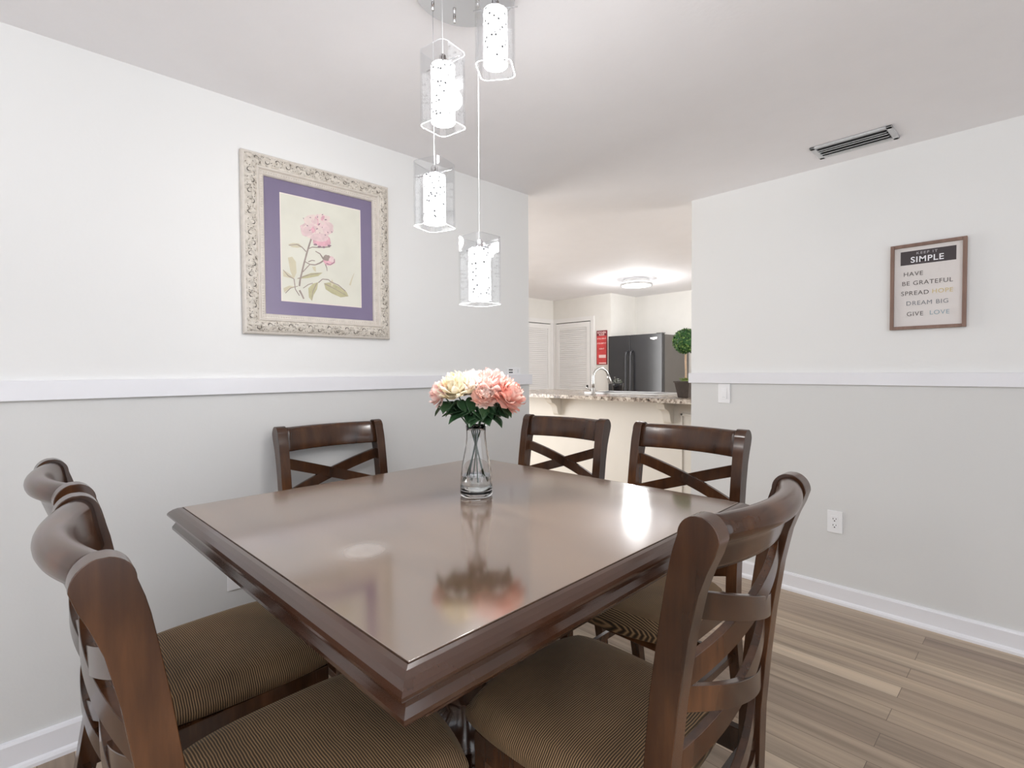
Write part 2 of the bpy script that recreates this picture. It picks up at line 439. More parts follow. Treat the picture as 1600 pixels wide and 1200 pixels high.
# ------------------------------------------------------------------ ceiling vent
bm = NB()
t = thing('ceiling_vent', 'grey metal louvred air vent set in the ceiling near the right wall', 'air vent', (-0.70, 3.007, H))
bm = NB()
w2, d2 = 0.172, 0.092
for (a, b_, c, d) in ((-w2, w2, -d2, -d2 + 0.024), (-w2, w2, d2 - 0.024, d2), (-w2, -w2 + 0.026, -d2, d2), (w2 - 0.026, w2, -d2, d2)):
    box(bm, a, b_, c, d, -0.010, -0.0005)
finish(bm, 'vent_frame', m_vent, t, bevel=0.003)
bm = NB(); box(bm, -w2 + 0.02, w2 - 0.02, -d2 + 0.02, d2 - 0.02, -0.003, -0.0008); finish(bm, 'duct_opening', m_gapd, t)  # dark plate painted as the shade inside the duct
for i, yy in enumerate((-0.046, -0.016, 0.014, 0.044)):
    bm = NB()
    mt = Matrix.Translation((0, yy, -0.011)) @ Matrix.Rotation(R(28 if i != 1 else 20), 4, 'X')
    box(bm, -w2 + 0.027, w2 - 0.027, -0.017, 0.017, -0.0012, 0.0012, mat=mt)
    finish(bm, 'slat', m_vent, t)

# ------------------------------------------------------------------ dining table
TX, TY, TZ, TR = -1.170, 0.908, 0.914, R(2.0)
S = 0.600
tb = thing('dining_table', 'square dark brown polished wooden dining table in the middle of the room', 'table', (TX, TY, 0), TR)
def sqring(bm, prof, S, mi=0, capt=True, capb=True):
    rings = []
    for ins, z in prof:
        a = S - ins
        rings.append([bm.verts.new(p) for p in ((-a, -a, z), (a, -a, z), (a, a, z), (-a, a, z))])
    for p, q in zip(rings, rings[1:]):
        for k in range(4):
            bm.faces.new((p[k], p[(k + 1) % 4], q[(k + 1) % 4], q[k])).material_index = mi
    if capt: bm.faces.new(rings[0])
    if capb: bm.faces.new(rings[-1][::-1])
bm = NB()
sqring(bm, [(0.034, 0.914), (0.034, 0.893)], S)
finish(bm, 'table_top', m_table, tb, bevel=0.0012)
bm = NB()
sqring(bm, [(0.0335, 0.892), (0.0335, 0.9115), (0.0305, 0.9130), (0.022, 0.9115), (0.012, 0.9065), (0.004, 0.9000), (0.0, 0.8945), (0.0, 0.8900), (0.003, 0.8860),
            (0.012, 0.8835), (0.016, 0.8800), (0.0175, 0.8740), (0.0165, 0.8680), (0.013, 0.8620), (0.010, 0.8570), (0.010, 0.8500), (0.014, 0.8450), (0.034, 0.8450), (0.036, 0.8380), (0.09, 0.8380)], S)
finish(bm, 'moulded_edge', m_tedge, tb)
bm = NB()
for s in (-1, 1):
    box(bm, -0.47, 0.47, s * 0.46 - 0.011, s * 0.46 + 0.011, 0.745, 0.838)
    box(bm, s * 0.46 - 0.011, s * 0.46 + 0.011, -0.47, 0.47, 0.745, 0.838)
finish(bm, 'apron', m_tedge, tb, bevel=0.002)
bm = NB(); lathe(bm, [(0.16, 0.83), (0.15, 0.80), (0.075, 0.76), (0.06, 0.70), (0.095, 0.60), (0.11, 0.50), (0.085, 0.40), (0.06, 0.34), (0.10, 0.30), (0.12, 0.24), (0.12, 0.16)], 28)
finish(bm, 'pedestal', m_tedge, tb, smooth=True)
for k in range(4):
    bm = NB()
    a = k * math.pi / 2 + math.pi / 4
    mt = Matrix.Rotation(a, 4, 'Z')
    prism(bm, [(0.08, 0.17), (0.08, 0.27), (0.20, 0.24), (0.34, 0.12), (0.42, 0.055), (0.44, 0.03), (0.44, 0.0), (0.36, 0.0), (0.30, 0.05), (0.18, 0.15)], 'y', -0.032, 0.032, mat=mt)
    finish(bm, 'foot', m_tedge, tb, bevel=0.004)

# pale round mark on the table-top material, at its own place in table coordinates
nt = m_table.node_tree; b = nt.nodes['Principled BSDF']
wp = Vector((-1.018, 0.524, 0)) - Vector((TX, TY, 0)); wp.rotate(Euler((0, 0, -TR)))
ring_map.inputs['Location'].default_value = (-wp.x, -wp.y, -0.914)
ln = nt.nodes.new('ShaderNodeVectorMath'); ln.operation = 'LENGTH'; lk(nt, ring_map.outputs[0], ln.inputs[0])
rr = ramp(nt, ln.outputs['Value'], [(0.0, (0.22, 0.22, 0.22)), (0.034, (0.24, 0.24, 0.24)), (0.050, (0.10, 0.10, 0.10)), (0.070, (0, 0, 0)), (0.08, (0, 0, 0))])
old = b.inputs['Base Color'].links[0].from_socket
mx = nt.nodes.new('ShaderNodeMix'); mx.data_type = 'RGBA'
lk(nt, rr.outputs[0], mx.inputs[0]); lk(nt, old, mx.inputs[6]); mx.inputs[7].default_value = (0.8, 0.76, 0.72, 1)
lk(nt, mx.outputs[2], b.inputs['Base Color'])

# ------------------------------------------------------------------ chairs
# local frame: y = 0 at the rearmost point of the scrolled top, seat faces +y
REAR = [(0.0, 0.030), (0.20, 0.066), (0.36, 0.093), (0.52, 0.089), (0.64, 0.079), (0.753, 0.067), (0.87, 0.050), (0.945, 0.034), (0.985, 0.020), (1.01, 0.009), (1.035, 0.001)]
FRONT = [(1.035, 0.070), (1.01, 0.078), (0.985, 0.084), (0.945, 0.091), (0.87, 0.103), (0.753, 0.119), (0.64, 0.129), (0.52, 0.138), (0.36, 0.141), (0.20, 0.112), (0.0, 0.068)]
TOPARC = [(0.001 + 0.0345 * (1 - math.cos(a)), 1.035 + 0.036 * math.sin(a)) for a in [math.pi * k / 10 for k in range(1, 10)]]
def side_y(z):
    for (z0, y0), (z1, y1) in zip(REAR, REAR[1:]):
        if z0 <= z <= z1: return y0 + (y1 - y0) * (z - z0) / (z1 - z0)
    return REAR[-1][1]
def bow(x, amt=0.040): return -amt * (1 - (x / 0.205) ** 2)
HW = 0.243; PT = 0.040
def make_chair():
    t = thing('dining_chair', 'chair', 'chair')
    ys = {z: y for z, y in FRONT}
    lev = [(z, y, ys[z]) for z, y in REAR]
    for k in range(1, 9):
        a_ = math.pi / 2 * k / 9
        w_ = 0.0345 * math.cos(a_) ; lev.append((1.035 + 0.036 * math.sin(a_), 0.0355 - w_, 0.0355 + w_))
    for s in (-1, 1):
        bm = NB(); x0, x1 = (HW - PT, HW) if s > 0 else (-HW, -HW + PT)
        sweep(bm, lambda q: [(x0, q[1], q[0]), (x1, q[1], q[0]), (x1, q[2], q[0]), (x0, q[2], q[0])], lev)
        finish(bm, 'rear_leg', m_chair, t, bevel=0.004, seg=3)
    # crest rail: rolled top with a slab below, bowed back
    def crest(x):
        dy = bow(x)
        pts = []
        for k in range(13):      # roll from the front face, over the top, to the rear
            a = R(12) + R(200) * k / 12
            pts.append(Vector((x, 0.036 + dy + 0.0255 * math.cos(a), 1.039 + 0.0255 * math.sin(a))))
        pts += [Vector((x, 0.028 + dy, 1.017)), Vector((x, 0.038 + dy, 1.003)), Vector((x, 0.047 + dy, 0.975)), Vector((x, 0.050 + dy, 0.966)), Vector((x, 0.074 + dy, 0.966)), Vector((x, 0.075 + dy, 0.970)), Vector((x, 0.068 + dy, 1.005))]
        return pts
    bm = NB(); xs = [-0.204 + 0.408 * k / 20 for k in range(21)]
    sweep(bm, crest, xs)
    finish(bm, 'crest_rail', m_chair, t, smooth=True)
    # three stacked crosses of bent straps
    for zt, zb in ((0.938, 0.803), (0.768, 0.633), (0.566, 0.425)):
        for s in (-1, 1):
            def strap(x, s=s, zt=zt, zb=zb):
                u = (x * s + 0.205) / 0.41
                z = zt + (zb - zt) * u
                y = side_y(min(1.0, max(0, z - 0.018))) + 0.022 + bow(x, 0.036) - (0.005 if s > 0 else 0.0)
                hh = 0.0235
                return [Vector((x, y - 0.008, z - 2 * hh)), Vector((x, y + 0.008, z - 2 * hh)), Vector((x, y + 0.008, z)), Vector((x, y - 0.008, z))]
            bm = NB(); sweep(bm, strap, xs)
            finish(bm, 'cross_strap', m_chair, t, bevel=0.0015, seg=1)
    # seat frame
    bm = NB()
    box(bm, -0.205, 0.205, 0.10, 0.122, 0.392, 0.452)
    box(bm, -0.205, 0.205, 0.545, 0.567, 0.392, 0.452)
    for s in (-1, 1): box(bm, s * 0.216 - 0.011, s * 0.216 + 0.011, 0.095, 0.565, 0.392, 0.452)
    finish(bm, 'seat_frame', m_chair, t, bevel=0.002, seg=1)
    # cushion: domed, bowed front
    bm = NB()
    N = 18; grid = {}
    def outline(u, v):       # u,v in -1..1
        hw = 0.222 + 0.022 * (v + 1) / 2
        # rounded square mapping
        x = u * math.sqrt(1 - 0.18 * v * v * abs(v)); y = v * math.sqrt(1 - 0.14 * u * u)
        X = x * hw
        Y = 0.395 + y * 0.245 + (0.028 * (1 - u * u) * max(0, v) ** 2)
        return X, Y
    for i in range(N + 1):
        for j in range(N + 1):
            u = -1 + 2 * i / N; v = -1 + 2 * j / N
            X, Y = outline(u, v)
            e = max(abs(u), abs(v))
            dome = (1 - u ** 4) * (1 - v ** 4)
            z = 0.502 + 0.030 * dome ** 0.6 if e < 1 else 0.488
            grid[i, j] = bm.verts.new((X, Y, z))
    for i in range(N):
        for j in range(N):
            bm.faces.new((grid[i, j], grid[i + 1, j], grid[i + 1, j + 1], grid[i, j + 1]))
    edge = [(i, 0) for i in range(N)] + [(N, j) for j in range(N)] + [(N - i, N) for i in range(N)] + [(0, N - j) for j in range(N)]
    prev = [grid[e] for e in edge]
    for (sc, z) in ((1.012, 0.476), (1.0, 0.458), (0.97, 0.4525)):
        cur = [bm.verts.new((grid[e].co.x * sc, 0.385 + (grid[e].co.y - 0.385) * sc, z)) for e in edge]
        for k in range(len(edge)):
            bm.faces.new((prev[k], prev[(k + 1) % len(edge)], cur[(k + 1) % len(edge)], cur[k]))
        prev = cur
    bm.faces.new(prev)
    finish(bm, 'seat_cushion', m_fabric, t, smooth=True)
    for s in (-1, 1):
        bm = NB()
        a, b2 = 0.020, 0.015
        cx = s * 0.208
        top = [(cx - a, 0.548), (cx + a, 0.548), (cx + a, 0.588), (cx - a, 0.588)]
        bot = [(cx - b2, 0.555), (cx + b2, 0.555), (cx + b2, 0.585), (cx - b2, 0.585)]
        A = [bm.verts.new((*p, 0.0)) for p in bot]; B = [bm.verts.new((*p, 0.452)) for p in top]
        for k in range(4): bm.faces.new((A[k], A[(k + 1) % 4], B[(k + 1) % 4], B[k]))
        bm.faces.new(A[::-1]); bm.faces.new(B)
        finish(bm, 'front_leg', m_chair, t, bevel=0.003)
    for (x0, x1, y0, y1, z0, z1) in ((-0.205, 0.205, 0.080, 0.098, 0.185, 0.215), (-0.195, 0.195, 0.560, 0.580, 0.150, 0.180),
                                     (-0.222, -0.204, 0.09, 0.56, 0.20, 0.228), (0.204, 0.222, 0.09, 0.56, 0.20, 0.228)):
        bm = NB(); box(bm, x0, x1, y0, y1, z0, z1); finish(bm, 'stretcher', m_chair, t, bevel=0.002, seg=1)
    return t
GC = 'dining chairs around the square table'
chair0 = make_chair()
#        centre-back point, rotation
CH = [((-2.278, 0.998), R(-90), 'dark wooden cross-back chair beside the left wall, below the framed flower print'),
      ((-1.680, 1.985), R(180 + 6), 'dark wooden cross-back chair just right of the flower vase, in front of the kitchen bar'),
      ((-1.036, 2.018), R(180 + 0.5), 'dark wooden cross-back chair on the far side, nearest the light switch'),
      ((-0.352, 1.000), R(90 + 2), 'large foreground chair on the right with its near-black back towards the viewer'),
      ((-1.630, 0.022), R(3), 'chair with brown seat standing between the left wall and the nearest left foreground chair'),
      ((-1.052, 0.030), R(0), 'nearest left foreground chair with an orange-brown side post, cut off by the bottom edge')]
for i, ((x, y), rz, lab) in enumerate(CH):
    c = chair0 if i == 0 else copy_tree(chair0)
    c.location = (x, y, 0); c.rotation_euler = (0, 0, rz)
    c['label'] = lab; c['category'] = 'chair'; c['group'] = GC

# ------------------------------------------------------------------ vase and flowers
VX, VY, VZ = -1.226, 1.008, TZ + 0.0008
bm = NB()
outer = [(0.0465, 0.0), (0.0495, 0.004), (0.0500, 0.012), (0.0495, 0.040), (0.0480, 0.065), (0.0440, 0.095), (0.0385, 0.125), (0.0330, 0.155), (0.0300, 0.180), (0.0298, 0.200), (0.0315, 0.218)]
inner = [(r - 0.0022, z) for r, z in outer[::-1] if z > 0.01] + [(0.044, 0.013)]
seg = 40
prof = outer + inner
lathe(bm, prof, seg)
vase = finish(bm, 'glass_vase', m_glass, None, smooth=True)
vase.location = (VX, VY, VZ)
tag(vase, 'clear glass bottle-shaped vase a quarter full of water on the table', 'vase')
bm = NB(); lathe(bm, [(0.0435, 0.0136), (0.0470, 0.016), (0.0471, 0.040), (0.0457, 0.064)], seg)
wt = finish(bm, 'water', m_water, vase, smooth=False)

def petal_mat(name, c_in, c_out, sss=0.15):
    m, nt, b = nm(name)
    n = noise(nt, 30, 3, objco(nt))
    r = ramp(nt, n.outputs['Fac'], [(0.34, c_in), (0.62, c_out)])
    lk(nt, r.outputs[0], b.inputs['Base Color']); b.inputs['Roughness'].default_value = 0.55
    tr = nt.nodes.new('ShaderNodeBsdfTranslucent'); lk(nt, r.outputs[0], tr.inputs['Color'])
    mx = nt.nodes.new('ShaderNodeMixShader'); mx.inputs[0].default_value = 0.30
    out = nt.nodes['Material Output']
    lk(nt, b.outputs[0], mx.inputs[1]); lk(nt, tr.outputs[0], mx.inputs[2]); lk(nt, mx.outputs[0], out.inputs['Surface'])
    return m
m_p = {'pink': petal_mat('pink_petals', (0.97, 0.62, 0.55), (0.99, 0.84, 0.80)),
       'coral': petal_mat('coral_petals', (0.95, 0.46, 0.37), (0.99, 0.74, 0.65)),
       'cream': petal_mat('cream_petals', (0.95, 0.84, 0.58), (0.97, 0.93, 0.82)),
       'white': petal_mat('blush_white_petals', (0.98, 0.86, 0.81), (0.99, 0.95, 0.92)),
       'peach': petal_mat('peach_petals', (0.97, 0.66, 0.55), (0.99, 0.86, 0.80))}
m_leaf = plain('glossy_dark_leaf', (0.030, 0.075, 0.030), 0.32, var=0.35, vs=25)
m_stem = plain('green_stem', (0.05, 0.11, 0.045), 0.45, var=0.2)
def petal(bm, L, W, cup, frill, mt, nu=6, nv=5):
    g = []
    ph = random.random() * 6
    for i in range(nu + 1):
        u = i / nu; row = []
        for j in range(nv + 1):
            v = -1 + 2 * j / nv
            wid = W * (math.sin(min(1, u * 1.08) ** 0.75 * math.pi * 0.60)) * (1 - 0.15 * u)
            x = v * wid
            th = cup * (u ** 1.2)
            y = L * math.sin(th) / cup if cup > 0.01 else L * u
            z = L * (1 - math.cos(th)) / cup if cup > 0.01 else 0
            z += 0.30 * W * v * v * u
            fr = frill * (u ** 3) * math.sin(4.2 * v + ph)
            y += L * 0.07 * math.sin(7 * v + ph) * u ** 4
            row.append(bm.verts.new(mt @ Vector((x, y + fr * 0.3, z + fr))))
        g.append(row)
    for i in range(nu):
        for j in range(nv):
            bm.faces.new((g[i][j], g[i][j + 1], g[i + 1][j + 1], g[i + 1][j]))
def bloom(c, axis, r, mat, parent, name='bloom'):
    bm = NB()
    q = Vector((0, 0, 1)).rotation_difference(Vector(axis).normalized()).to_matrix().to_4x4()
    base = Matrix.Translation(c) @ q
    layers = [(8, 1.10, -22, 0.9, 0.60), (9, 1.12, -5, 1.0, 0.56), (10, 1.08, 14, 1.1, 0.50), (10, 1.02, 32, 1.2, 0.46), (10, 0.96, 48, 1.2, 0.42), (9, 0.90, 62, 1.2, 0.38), (8, 0.84, 74, 1.1, 0.34), (6, 0.78, 84, 1.0, 0.30)]
    for li, (n, L, el, cup, W) in enumerate(layers):
        for k in range(n):
            a = 2 * math.pi * (k + 0.5 * (li % 2)) / n + random.uniform(-0.22, 0.22)
            e = R(el + random.uniform(-12, 12))
            mt = base @ Matrix.Translation((0, 0, -r * 0.30)) @ Matrix.Rotation(a, 4, 'Z') @ Matrix.Rotation(e, 4, 'X') @ Matrix.Translation((0, r * 0.05, 0))
            petal(bm, r * L * random.uniform(0.88, 1.08), r * W * random.uniform(0.9, 1.12), cup * random.uniform(0.7, 1.1), r * 0.17, mt)
    return finish(bm, name, mat, parent, smooth=True)
def leaf(name, p0, d, L, W, parent, droop=0.5, roll=0.0, mat=None):
    bm = NB(); d = Vector(d).normalized()
    side = d.cross(Vector((0, 0, 1)));
    side = side.normalized() if side.length > 0.1 else Vector((1, 0, 0))
    upv = side.cross(d).normalized()
    side = (Matrix.Rotation(roll, 3, d) @ side); upv = (Matrix.Rotation(roll, 3, d) @ upv)
    g = []; nu = 8
    for i in range(nu + 1):
        u = i / nu
        wd = W * (math.sin(math.pi * (u * 0.97 + 0.03) ** 0.8)) if u < 1 else 0.0005
        c = Vector(p0) + d * L * u + Vector((0, 0, -1)) * L * droop * u * u
        g.append([bm.verts.new(c + side * v * wd - upv * (-abs(v)) * wd * 0.35 + upv * 0.002 * math.sin(9 * u) * abs(v)) for v in (-1, -0.5, 0, 0.5, 1)])
    for i in range(nu):
        for j in range(4): bm.faces.new((g[i][j], g[i][j + 1], g[i + 1][j + 1], g[i + 1][j]))
    o = finish(bm, name, mat or m_leaf, parent, smooth=True)
    md = o.modifiers.new('th', 'SOLIDIFY'); md.thickness = 0.0006
    return o
# view axes at the vase (used as real directions in the room: along the picture's left-right and towards the viewer)
RTD = Vector((0.688, 0.7256, 0)); TWD = Vector((0.7256, -0.688, 0))
def vp(r_, t_, z): return Vector((VX, VY, 0)) + RTD * r_ + TWD * t_ + Vector((0, 0, VZ + z))
#  name colour, right offset, towards offset, height above table, radius, axis, stem foot
FL = [('pink', -0.110, 0.010, 0.318, 0.036, (-0.75, 0.15, 0.35), (0.030, 0.01), 'pink peony drooping at the far left of the bouquet'),
      ('cream', -0.060, 0.022, 0.336, 0.052, (-0.18, 0.35, 0.85), (0.022, -0.018), 'large cream peony left of centre in the vase bouquet'),
      ('white', -0.010, -0.006, 0.346, 0.050, (0.0, 0.15, 0.95), (0.006, 0.022), 'pale blush-white peony at the middle of the bouquet'),
      ('pink', 0.050, 0.000, 0.344, 0.056, (0.15, 0.2, 0.9), (-0.012, -0.020), 'largest pink peony, topmost in the vase bouquet'),
      ('peach', 0.030, 0.040, 0.312, 0.036, (0.1, 0.75, 0.45), (-0.026, -0.004), 'small peach peony low at the front centre of the bouquet'),
      ('coral', 0.102, 0.018, 0.314, 0.050, (0.6, 0.3, 0.5), (-0.034, 0.008), 'coral-pink peony leaning out on the right of the bouquet')]
LV = [[(-0.9, 0.2, 0.05, 0.095, 0.026, 0.5)], [(-0.6, 0.5, -0.1, 0.10, 0.03, 0.6), (-0.95, 0.1, 0.15, 0.07, 0.024, 0.9)], [(-0.3, 0.8, -0.2, 0.08, 0.028, 0.5), (-0.2, -0.8, 0, 0.08, 0.025, 0.5)],
      [(0.35, 0.6, -0.25, 0.085, 0.032, 0.5), (0.8, -0.3, 0.1, 0.08, 0.028, 0.4)], [(0.25, 0.7, -0.1, 0.06, 0.024, 0.8), (-0.35, 0.7, -0.15, 0.07, 0.024, 0.7)], [(0.95, 0.2, -0.05, 0.09, 0.03, 0.45), (0.7, 0.6, -0.1, 0.075, 0.03, 0.9)]]
for i, (cn, r_, t_, z_, rad, ax, foot, lab) in enumerate(FL):
    base = vp(foot[0], foot[1], 0.045)
    f = thing('peony', lab, 'flower', base, 0, 'peonies in the glass vase')
    inv = -base
    head = vp(r_, t_, z_) + inv
    axw = (RTD * ax[0] + TWD * ax[1] + Vector((0, 0, ax[2]))).normalized()
    neck = vp(r_ * 0.10 - foot[0] * 0.08, t_ * 0.1, 0.200) + inv
    tail = head - axw * rad * 0.25
    P0, P1, P2, P3 = Vector((0, 0, 0)), neck, neck + Vector((0, 0, 0.05)) + RTD * r_ * 0.3, tail
    pts = [P0.lerp(P1, k / 5) for k in range(5)] + [(P1 * (1 - s) ** 2 + P2 * 2 * s * (1 - s) + P3 * s * s) for s in [k / 8 for k in range(9)]]
    bm = NB(); tube(bm, pts, 0.0021, 8); finish(bm, 'stem', m_stem, f, smooth=True)
    bloom(head, axw, rad, m_p[cn], f)
    for q, (lr, lt, lz, L, W, dr) in enumerate(LV[i]):
        p0 = pts[9 + q] if 9 + q < len(pts) else pts[-2]
        p0 = vp(r_ * (0.24 + 0.10 * q), t_ * 0.5 + 0.004 * q, 0.258 - 0.014 * q) + inv
        d = RTD * lr + TWD * lt + Vector((0, 0, lz))
        leaf('leaf', p0, d, L * 0.82, W * 1.1, f, dr * 0.42, random.uniform(-0.3, 0.3))
    # small sepals right under the head
    for q in range(3):
        a = 2.1 * q + i
        d = RTD * (r_ * 1.5) + TWD * 0.4 * math.cos(a) + Vector((0, 0, -0.35)) + RTD * 0.35 * math.sin(a)
        leaf('leaf', head * 0.86 + neck * 0.14 - axw * rad * 0.35 + Vector((0, 0, -0.006)), d, 0.040 + 0.008 * q, 0.021, f, 0.25, random.uniform(-0.6, 0.6))

# ------------------------------------------------------------------ pendant lamp
CX, CY = -1.198, 0.958
PT_G = 'pendants of the hanging lamp'
pl = thing('pendant_lamp', 'chrome round-plate chandelier with four lit clear glass pendants over the table', 'lamp', (CX, CY, H))
bm = NB(); lathe(bm, [(0.146, 0.0), (0.1495, -0.004), (0.1495, -0.017), (0.147, -0.020)], 64)
finish(bm, 'ceiling_plate', m_chrome, pl, bevel=0)
bm = NB(); lathe(bm, [(0.0045, -0.020), (0.005, -0.042), (0.003, -0.044)], 12, (-1.294 - CX, 0.991 - CY, 0)); finish(bm, 'cable_grip', m_chrome, pl, smooth=True)
m_cable = plain('clear_cable', (0.72, 0.72, 0.72), 0.3)
def rsq(a, r, n=5):
    pts = []
    for cx, cy, s in ((a - r, a - r, 0), (-(a - r), a - r, 90), (-(a - r), -(a - r), 180), (a - r, -(a - r), 270)):
        for k in range(n + 1):
            t_ = R(s + 90 * k / n); pts.append((cx + r * math.cos(t_), cy + r * math.sin(t_)))
    return pts
def pend(x, y, zb, zt, rot):
    """one pendant; origin at its own centre of the glass bottom"""
    e = bpy.data.objects.new('pendant', None); COL.objects.link(e); e.parent = pl
    e.location = (x - CX, y - CY, 0)
    zb -= H; zt -= H
    bm = NB(); tube(bm, [(0, 0, -0.02), (0, 0, zt - 0.01)], 0.0011, 6); finish(bm, 'cable', m_cable, e, smooth=True)
    bm = NB(); lathe(bm, [(0.0045, -0.020), (0.005, -0.042), (0.003, -0.044)], 12); finish(bm, 'cable_grip', m_chrome, e, smooth=True)
    # clear outer glass, a rounded square tube
    A, B = 0.050, 0.0470
    bm = NB(); o_, i_ = rsq(A, 0.020), rsq(B, 0.0175); n = len(o_)
    rr_ = Matrix.Rotation(rot, 4, 'Z')
    def ringv(pts, z): return [bm.verts.new(rr_ @ Vector((p[0], p[1], z))) for p in pts]
    r1, r2, r3, r4 = ringv(o_, zb), ringv(o_, zt), ringv(i_, zt), ringv(i_, zb)
    for a, b_ in ((r1, r2), (r2, r3), (r3, r4), (r4, r1)):
        for k in range(n): bm.faces.new((a[k], a[(k + 1) % n], b_[(k + 1) % n], b_[k]))
    bm.faces.ensure_lookup_table()
    for q, f_ in enumerate(bm.faces):
        if q // n in (1, 3): f_.material_index = 1
    finish(bm, 'glass_shade', [m_shade, m_rim], e, smooth=False)
    ld = bpy.data.lights.new('pendant_bulb', 'POINT'); ld.energy = 4.2; ld.shadow_soft_size = 0.03; ld.color = (1.0, 0.985, 0.97)
    lo = bpy.data.objects.new('pendant_bulb', ld); COL.objects.link(lo); lo.parent = e; lo.location = (0, 0, zb - 0.03)
    # pin through the glass + top cap
    bm = NB(); d = rr_ @ Vector((1, 0, 0))
    tube(bm, [tuple(d * -0.062 + Vector((0, 0, zt - 0.030))), tuple(d * 0.062 + Vector((0, 0, zt - 0.030)))], 0.0018, 8)
    finish(bm, 'support_pin', m_chrome, e, smooth=True)
    bm = NB(); lathe(bm, [(0.004, zt - 0.004), (0.010, zt - 0.010), (0.012, zt - 0.030), (0.028, zt - 0.033), (0.028, zt - 0.037)], 20)
    finish(bm, 'lamp_holder', m_chrome, e, smooth=True)
    # faceted crystal sleeve
    bm = NB(); N, K = 26, 30; rings = []
    z1, z0 = zt - 0.038, zb + 0.012
    for k in range(K + 1):
        z = z0 + (z1 - z0) * k / K
        rings.append([bm.verts.new(((0.0335 + random.uniform(-0.0011, 0.0011)) * math.cos(2 * math.pi * (q + 0.5 * (k % 2)) / N), (0.0335 + random.uniform(-0.0011, 0.0011)) * math.sin(2 * math.pi * (q + 0.5 * (k % 2)) / N), z)) for q in range(N)])
    for a, b_ in zip(rings, rings[1:]):
        for q in range(N): bm.faces.new((a[q], a[(q + 1) % N], b_[(q + 1) % N], b_[q]))
    bm.faces.new(rings[-1]); bm.faces.new(rings[0][::-1])
    finish(bm, 'crystal_sleeve', m_crystal, e)
pend(-1.189, 0.868, 1.985, 2.190, R(10))
pend(-1.072, 0.962, 2.130, 2.325, R(38))
pend(-1.294, 0.910, 1.735, 1.925, R(20))
pend(-1.190, 0.998, 1.500, 1.700, R(2))

# ------------------------------------------------------------------ framed flower print (left wall)
PY0, PY1, PZ0, PZ1 = 0.661, 1.339, 1.461, 2.219
pf = thing('framed_print', 'large flower print with purple mat in an ornate cream frame on the left wall', 'picture', (XL, (PY0 + PY1) / 2, PZ0))
def ornate():
    m, nt, b = nm('carved_cream_frame')
    v = objco(nt)
    dn = noise(nt, 16, 2, v)
    mxv = nt.nodes.new('ShaderNodeMix'); mxv.data_type = 'VECTOR'; mxv.inputs[0].default_value = 0.12
    lk(nt, v, mxv.inputs[4]); lk(nt, dn.outputs['Color'], mxv.inputs[5])
    wv = nt.nodes.new('ShaderNodeTexWave'); wv.wave_type = 'RINGS'; wv.rings_direction = 'SPHERICAL'
    vo = nt.nodes.new('ShaderNodeTexVoronoi'); vo.inputs['Scale'].default_value = 34; vo.feature = 'DISTANCE_TO_EDGE'
    lk(nt, mxv.outputs[1], vo.inputs['Vector'])
    vo2 = nt.nodes.new('ShaderNodeTexVoronoi'); vo2.inputs['Scale'].default_value = 50
    lk(nt, mxv.outputs[1], vo2.inputs['Vector'])
    r1 = ramp(nt, vo.outputs['Distance'], [(0.0, (1, 1, 1)), (0.10, (1, 1, 1)), (0.30, (0.7, 0.7, 0.7))])
    r2 = ramp(nt, vo2.outputs['Distance'], [(0.10, (0.16, 0.13, 0.10)), (0.22, (0.54, 0.49, 0.42)), (0.7, (0.68, 0.63, 0.56))])
    mul = nt.nodes.new('ShaderNodeMix'); mul.data_type = 'RGBA'; mul.blend_type = 'MULTIPLY'; mul.inputs[0].default_value = 0.6
    lk(nt, r2.outputs[0], mul.inputs[6]); lk(nt, r1.outputs[0], mul.inputs[7])
    lk(nt, mul.outputs[2], b.inputs['Base Color']); b.inputs['Roughness'].default_value = 0.45
    bump(nt, b, vo2.outputs['Distance'], 0.6, 0.006)
    return m
m_orn = ornate()
m_cream = plain('cream_frame_paint', (0.66, 0.61, 0.55), 0.4, var=0.06, vs=40)
hw_, hh_ = (PY1 - PY0) / 2, (PZ1 - PZ0)
def frame_ring(bm, prof, mi=0, y0=-hw_, y1=hw_, z0=0, z1=hh_):
    """prof: list of (inset, depth off wall)"""
    rings = [[bm.verts.new((d, y, z)) for (y, z) in ((y0 + i, z0 + i), (y1 - i, z0 + i), (y1 - i, z1 - i), (y0 + i, z1 - i))] for i, d in prof]
    for a, b_ in zip(rings, rings[1:]):
        for k in range(4): bm.faces.new((a[k], a[(k + 1) % 4], b_[(k + 1) % 4], b_[k])).material_index = mi
    return rings
bm = NB(); frame_ring(bm, [(0, 0.001), (0, 0.020), (0.004, 0.026), (0.010, 0.028)]); frame_ring(bm, [(0.056, 0.034), (0.060, 0.038), (0.064, 0.037), (0.069, 0.028)])
frame_ring(bm, [(0.083, 0.026), (0.088, 0.020), (0.0885, 0.010)])
finish(bm, 'frame_moulding', m_cream, pf)
bm = NB(); frame_ring(bm, [(0.010, 0.028), (0.018, 0.033), (0.034, 0.038), (0.048, 0.037), (0.056, 0.034)])
def band_pt(side, along, ins):
    """a point on the carved band; along = distance from the corner, ins = inset from the outer edge"""
    pr_ = [(0.010, 0.028), (0.018, 0.033), (0.034, 0.038), (0.048, 0.037), (0.056, 0.034)]
    for (i0, d0), (i1, d1) in zip(pr_, pr_[1:]):
        if i0 <= ins <= i1 + 1e-6: dep = d0 + (d1 - d0) * (ins - i0) / (i1 - i0); break
    else: dep = 0.034
    dep += 0.0006
    if side == 0: return (dep, -hw_ + ins, along)
    if side == 1: return (dep, hw_ - ins, along)
    if side == 2: return (dep, -hw_ + along, ins)
    return (dep, -hw_ + along, hh_ - ins)
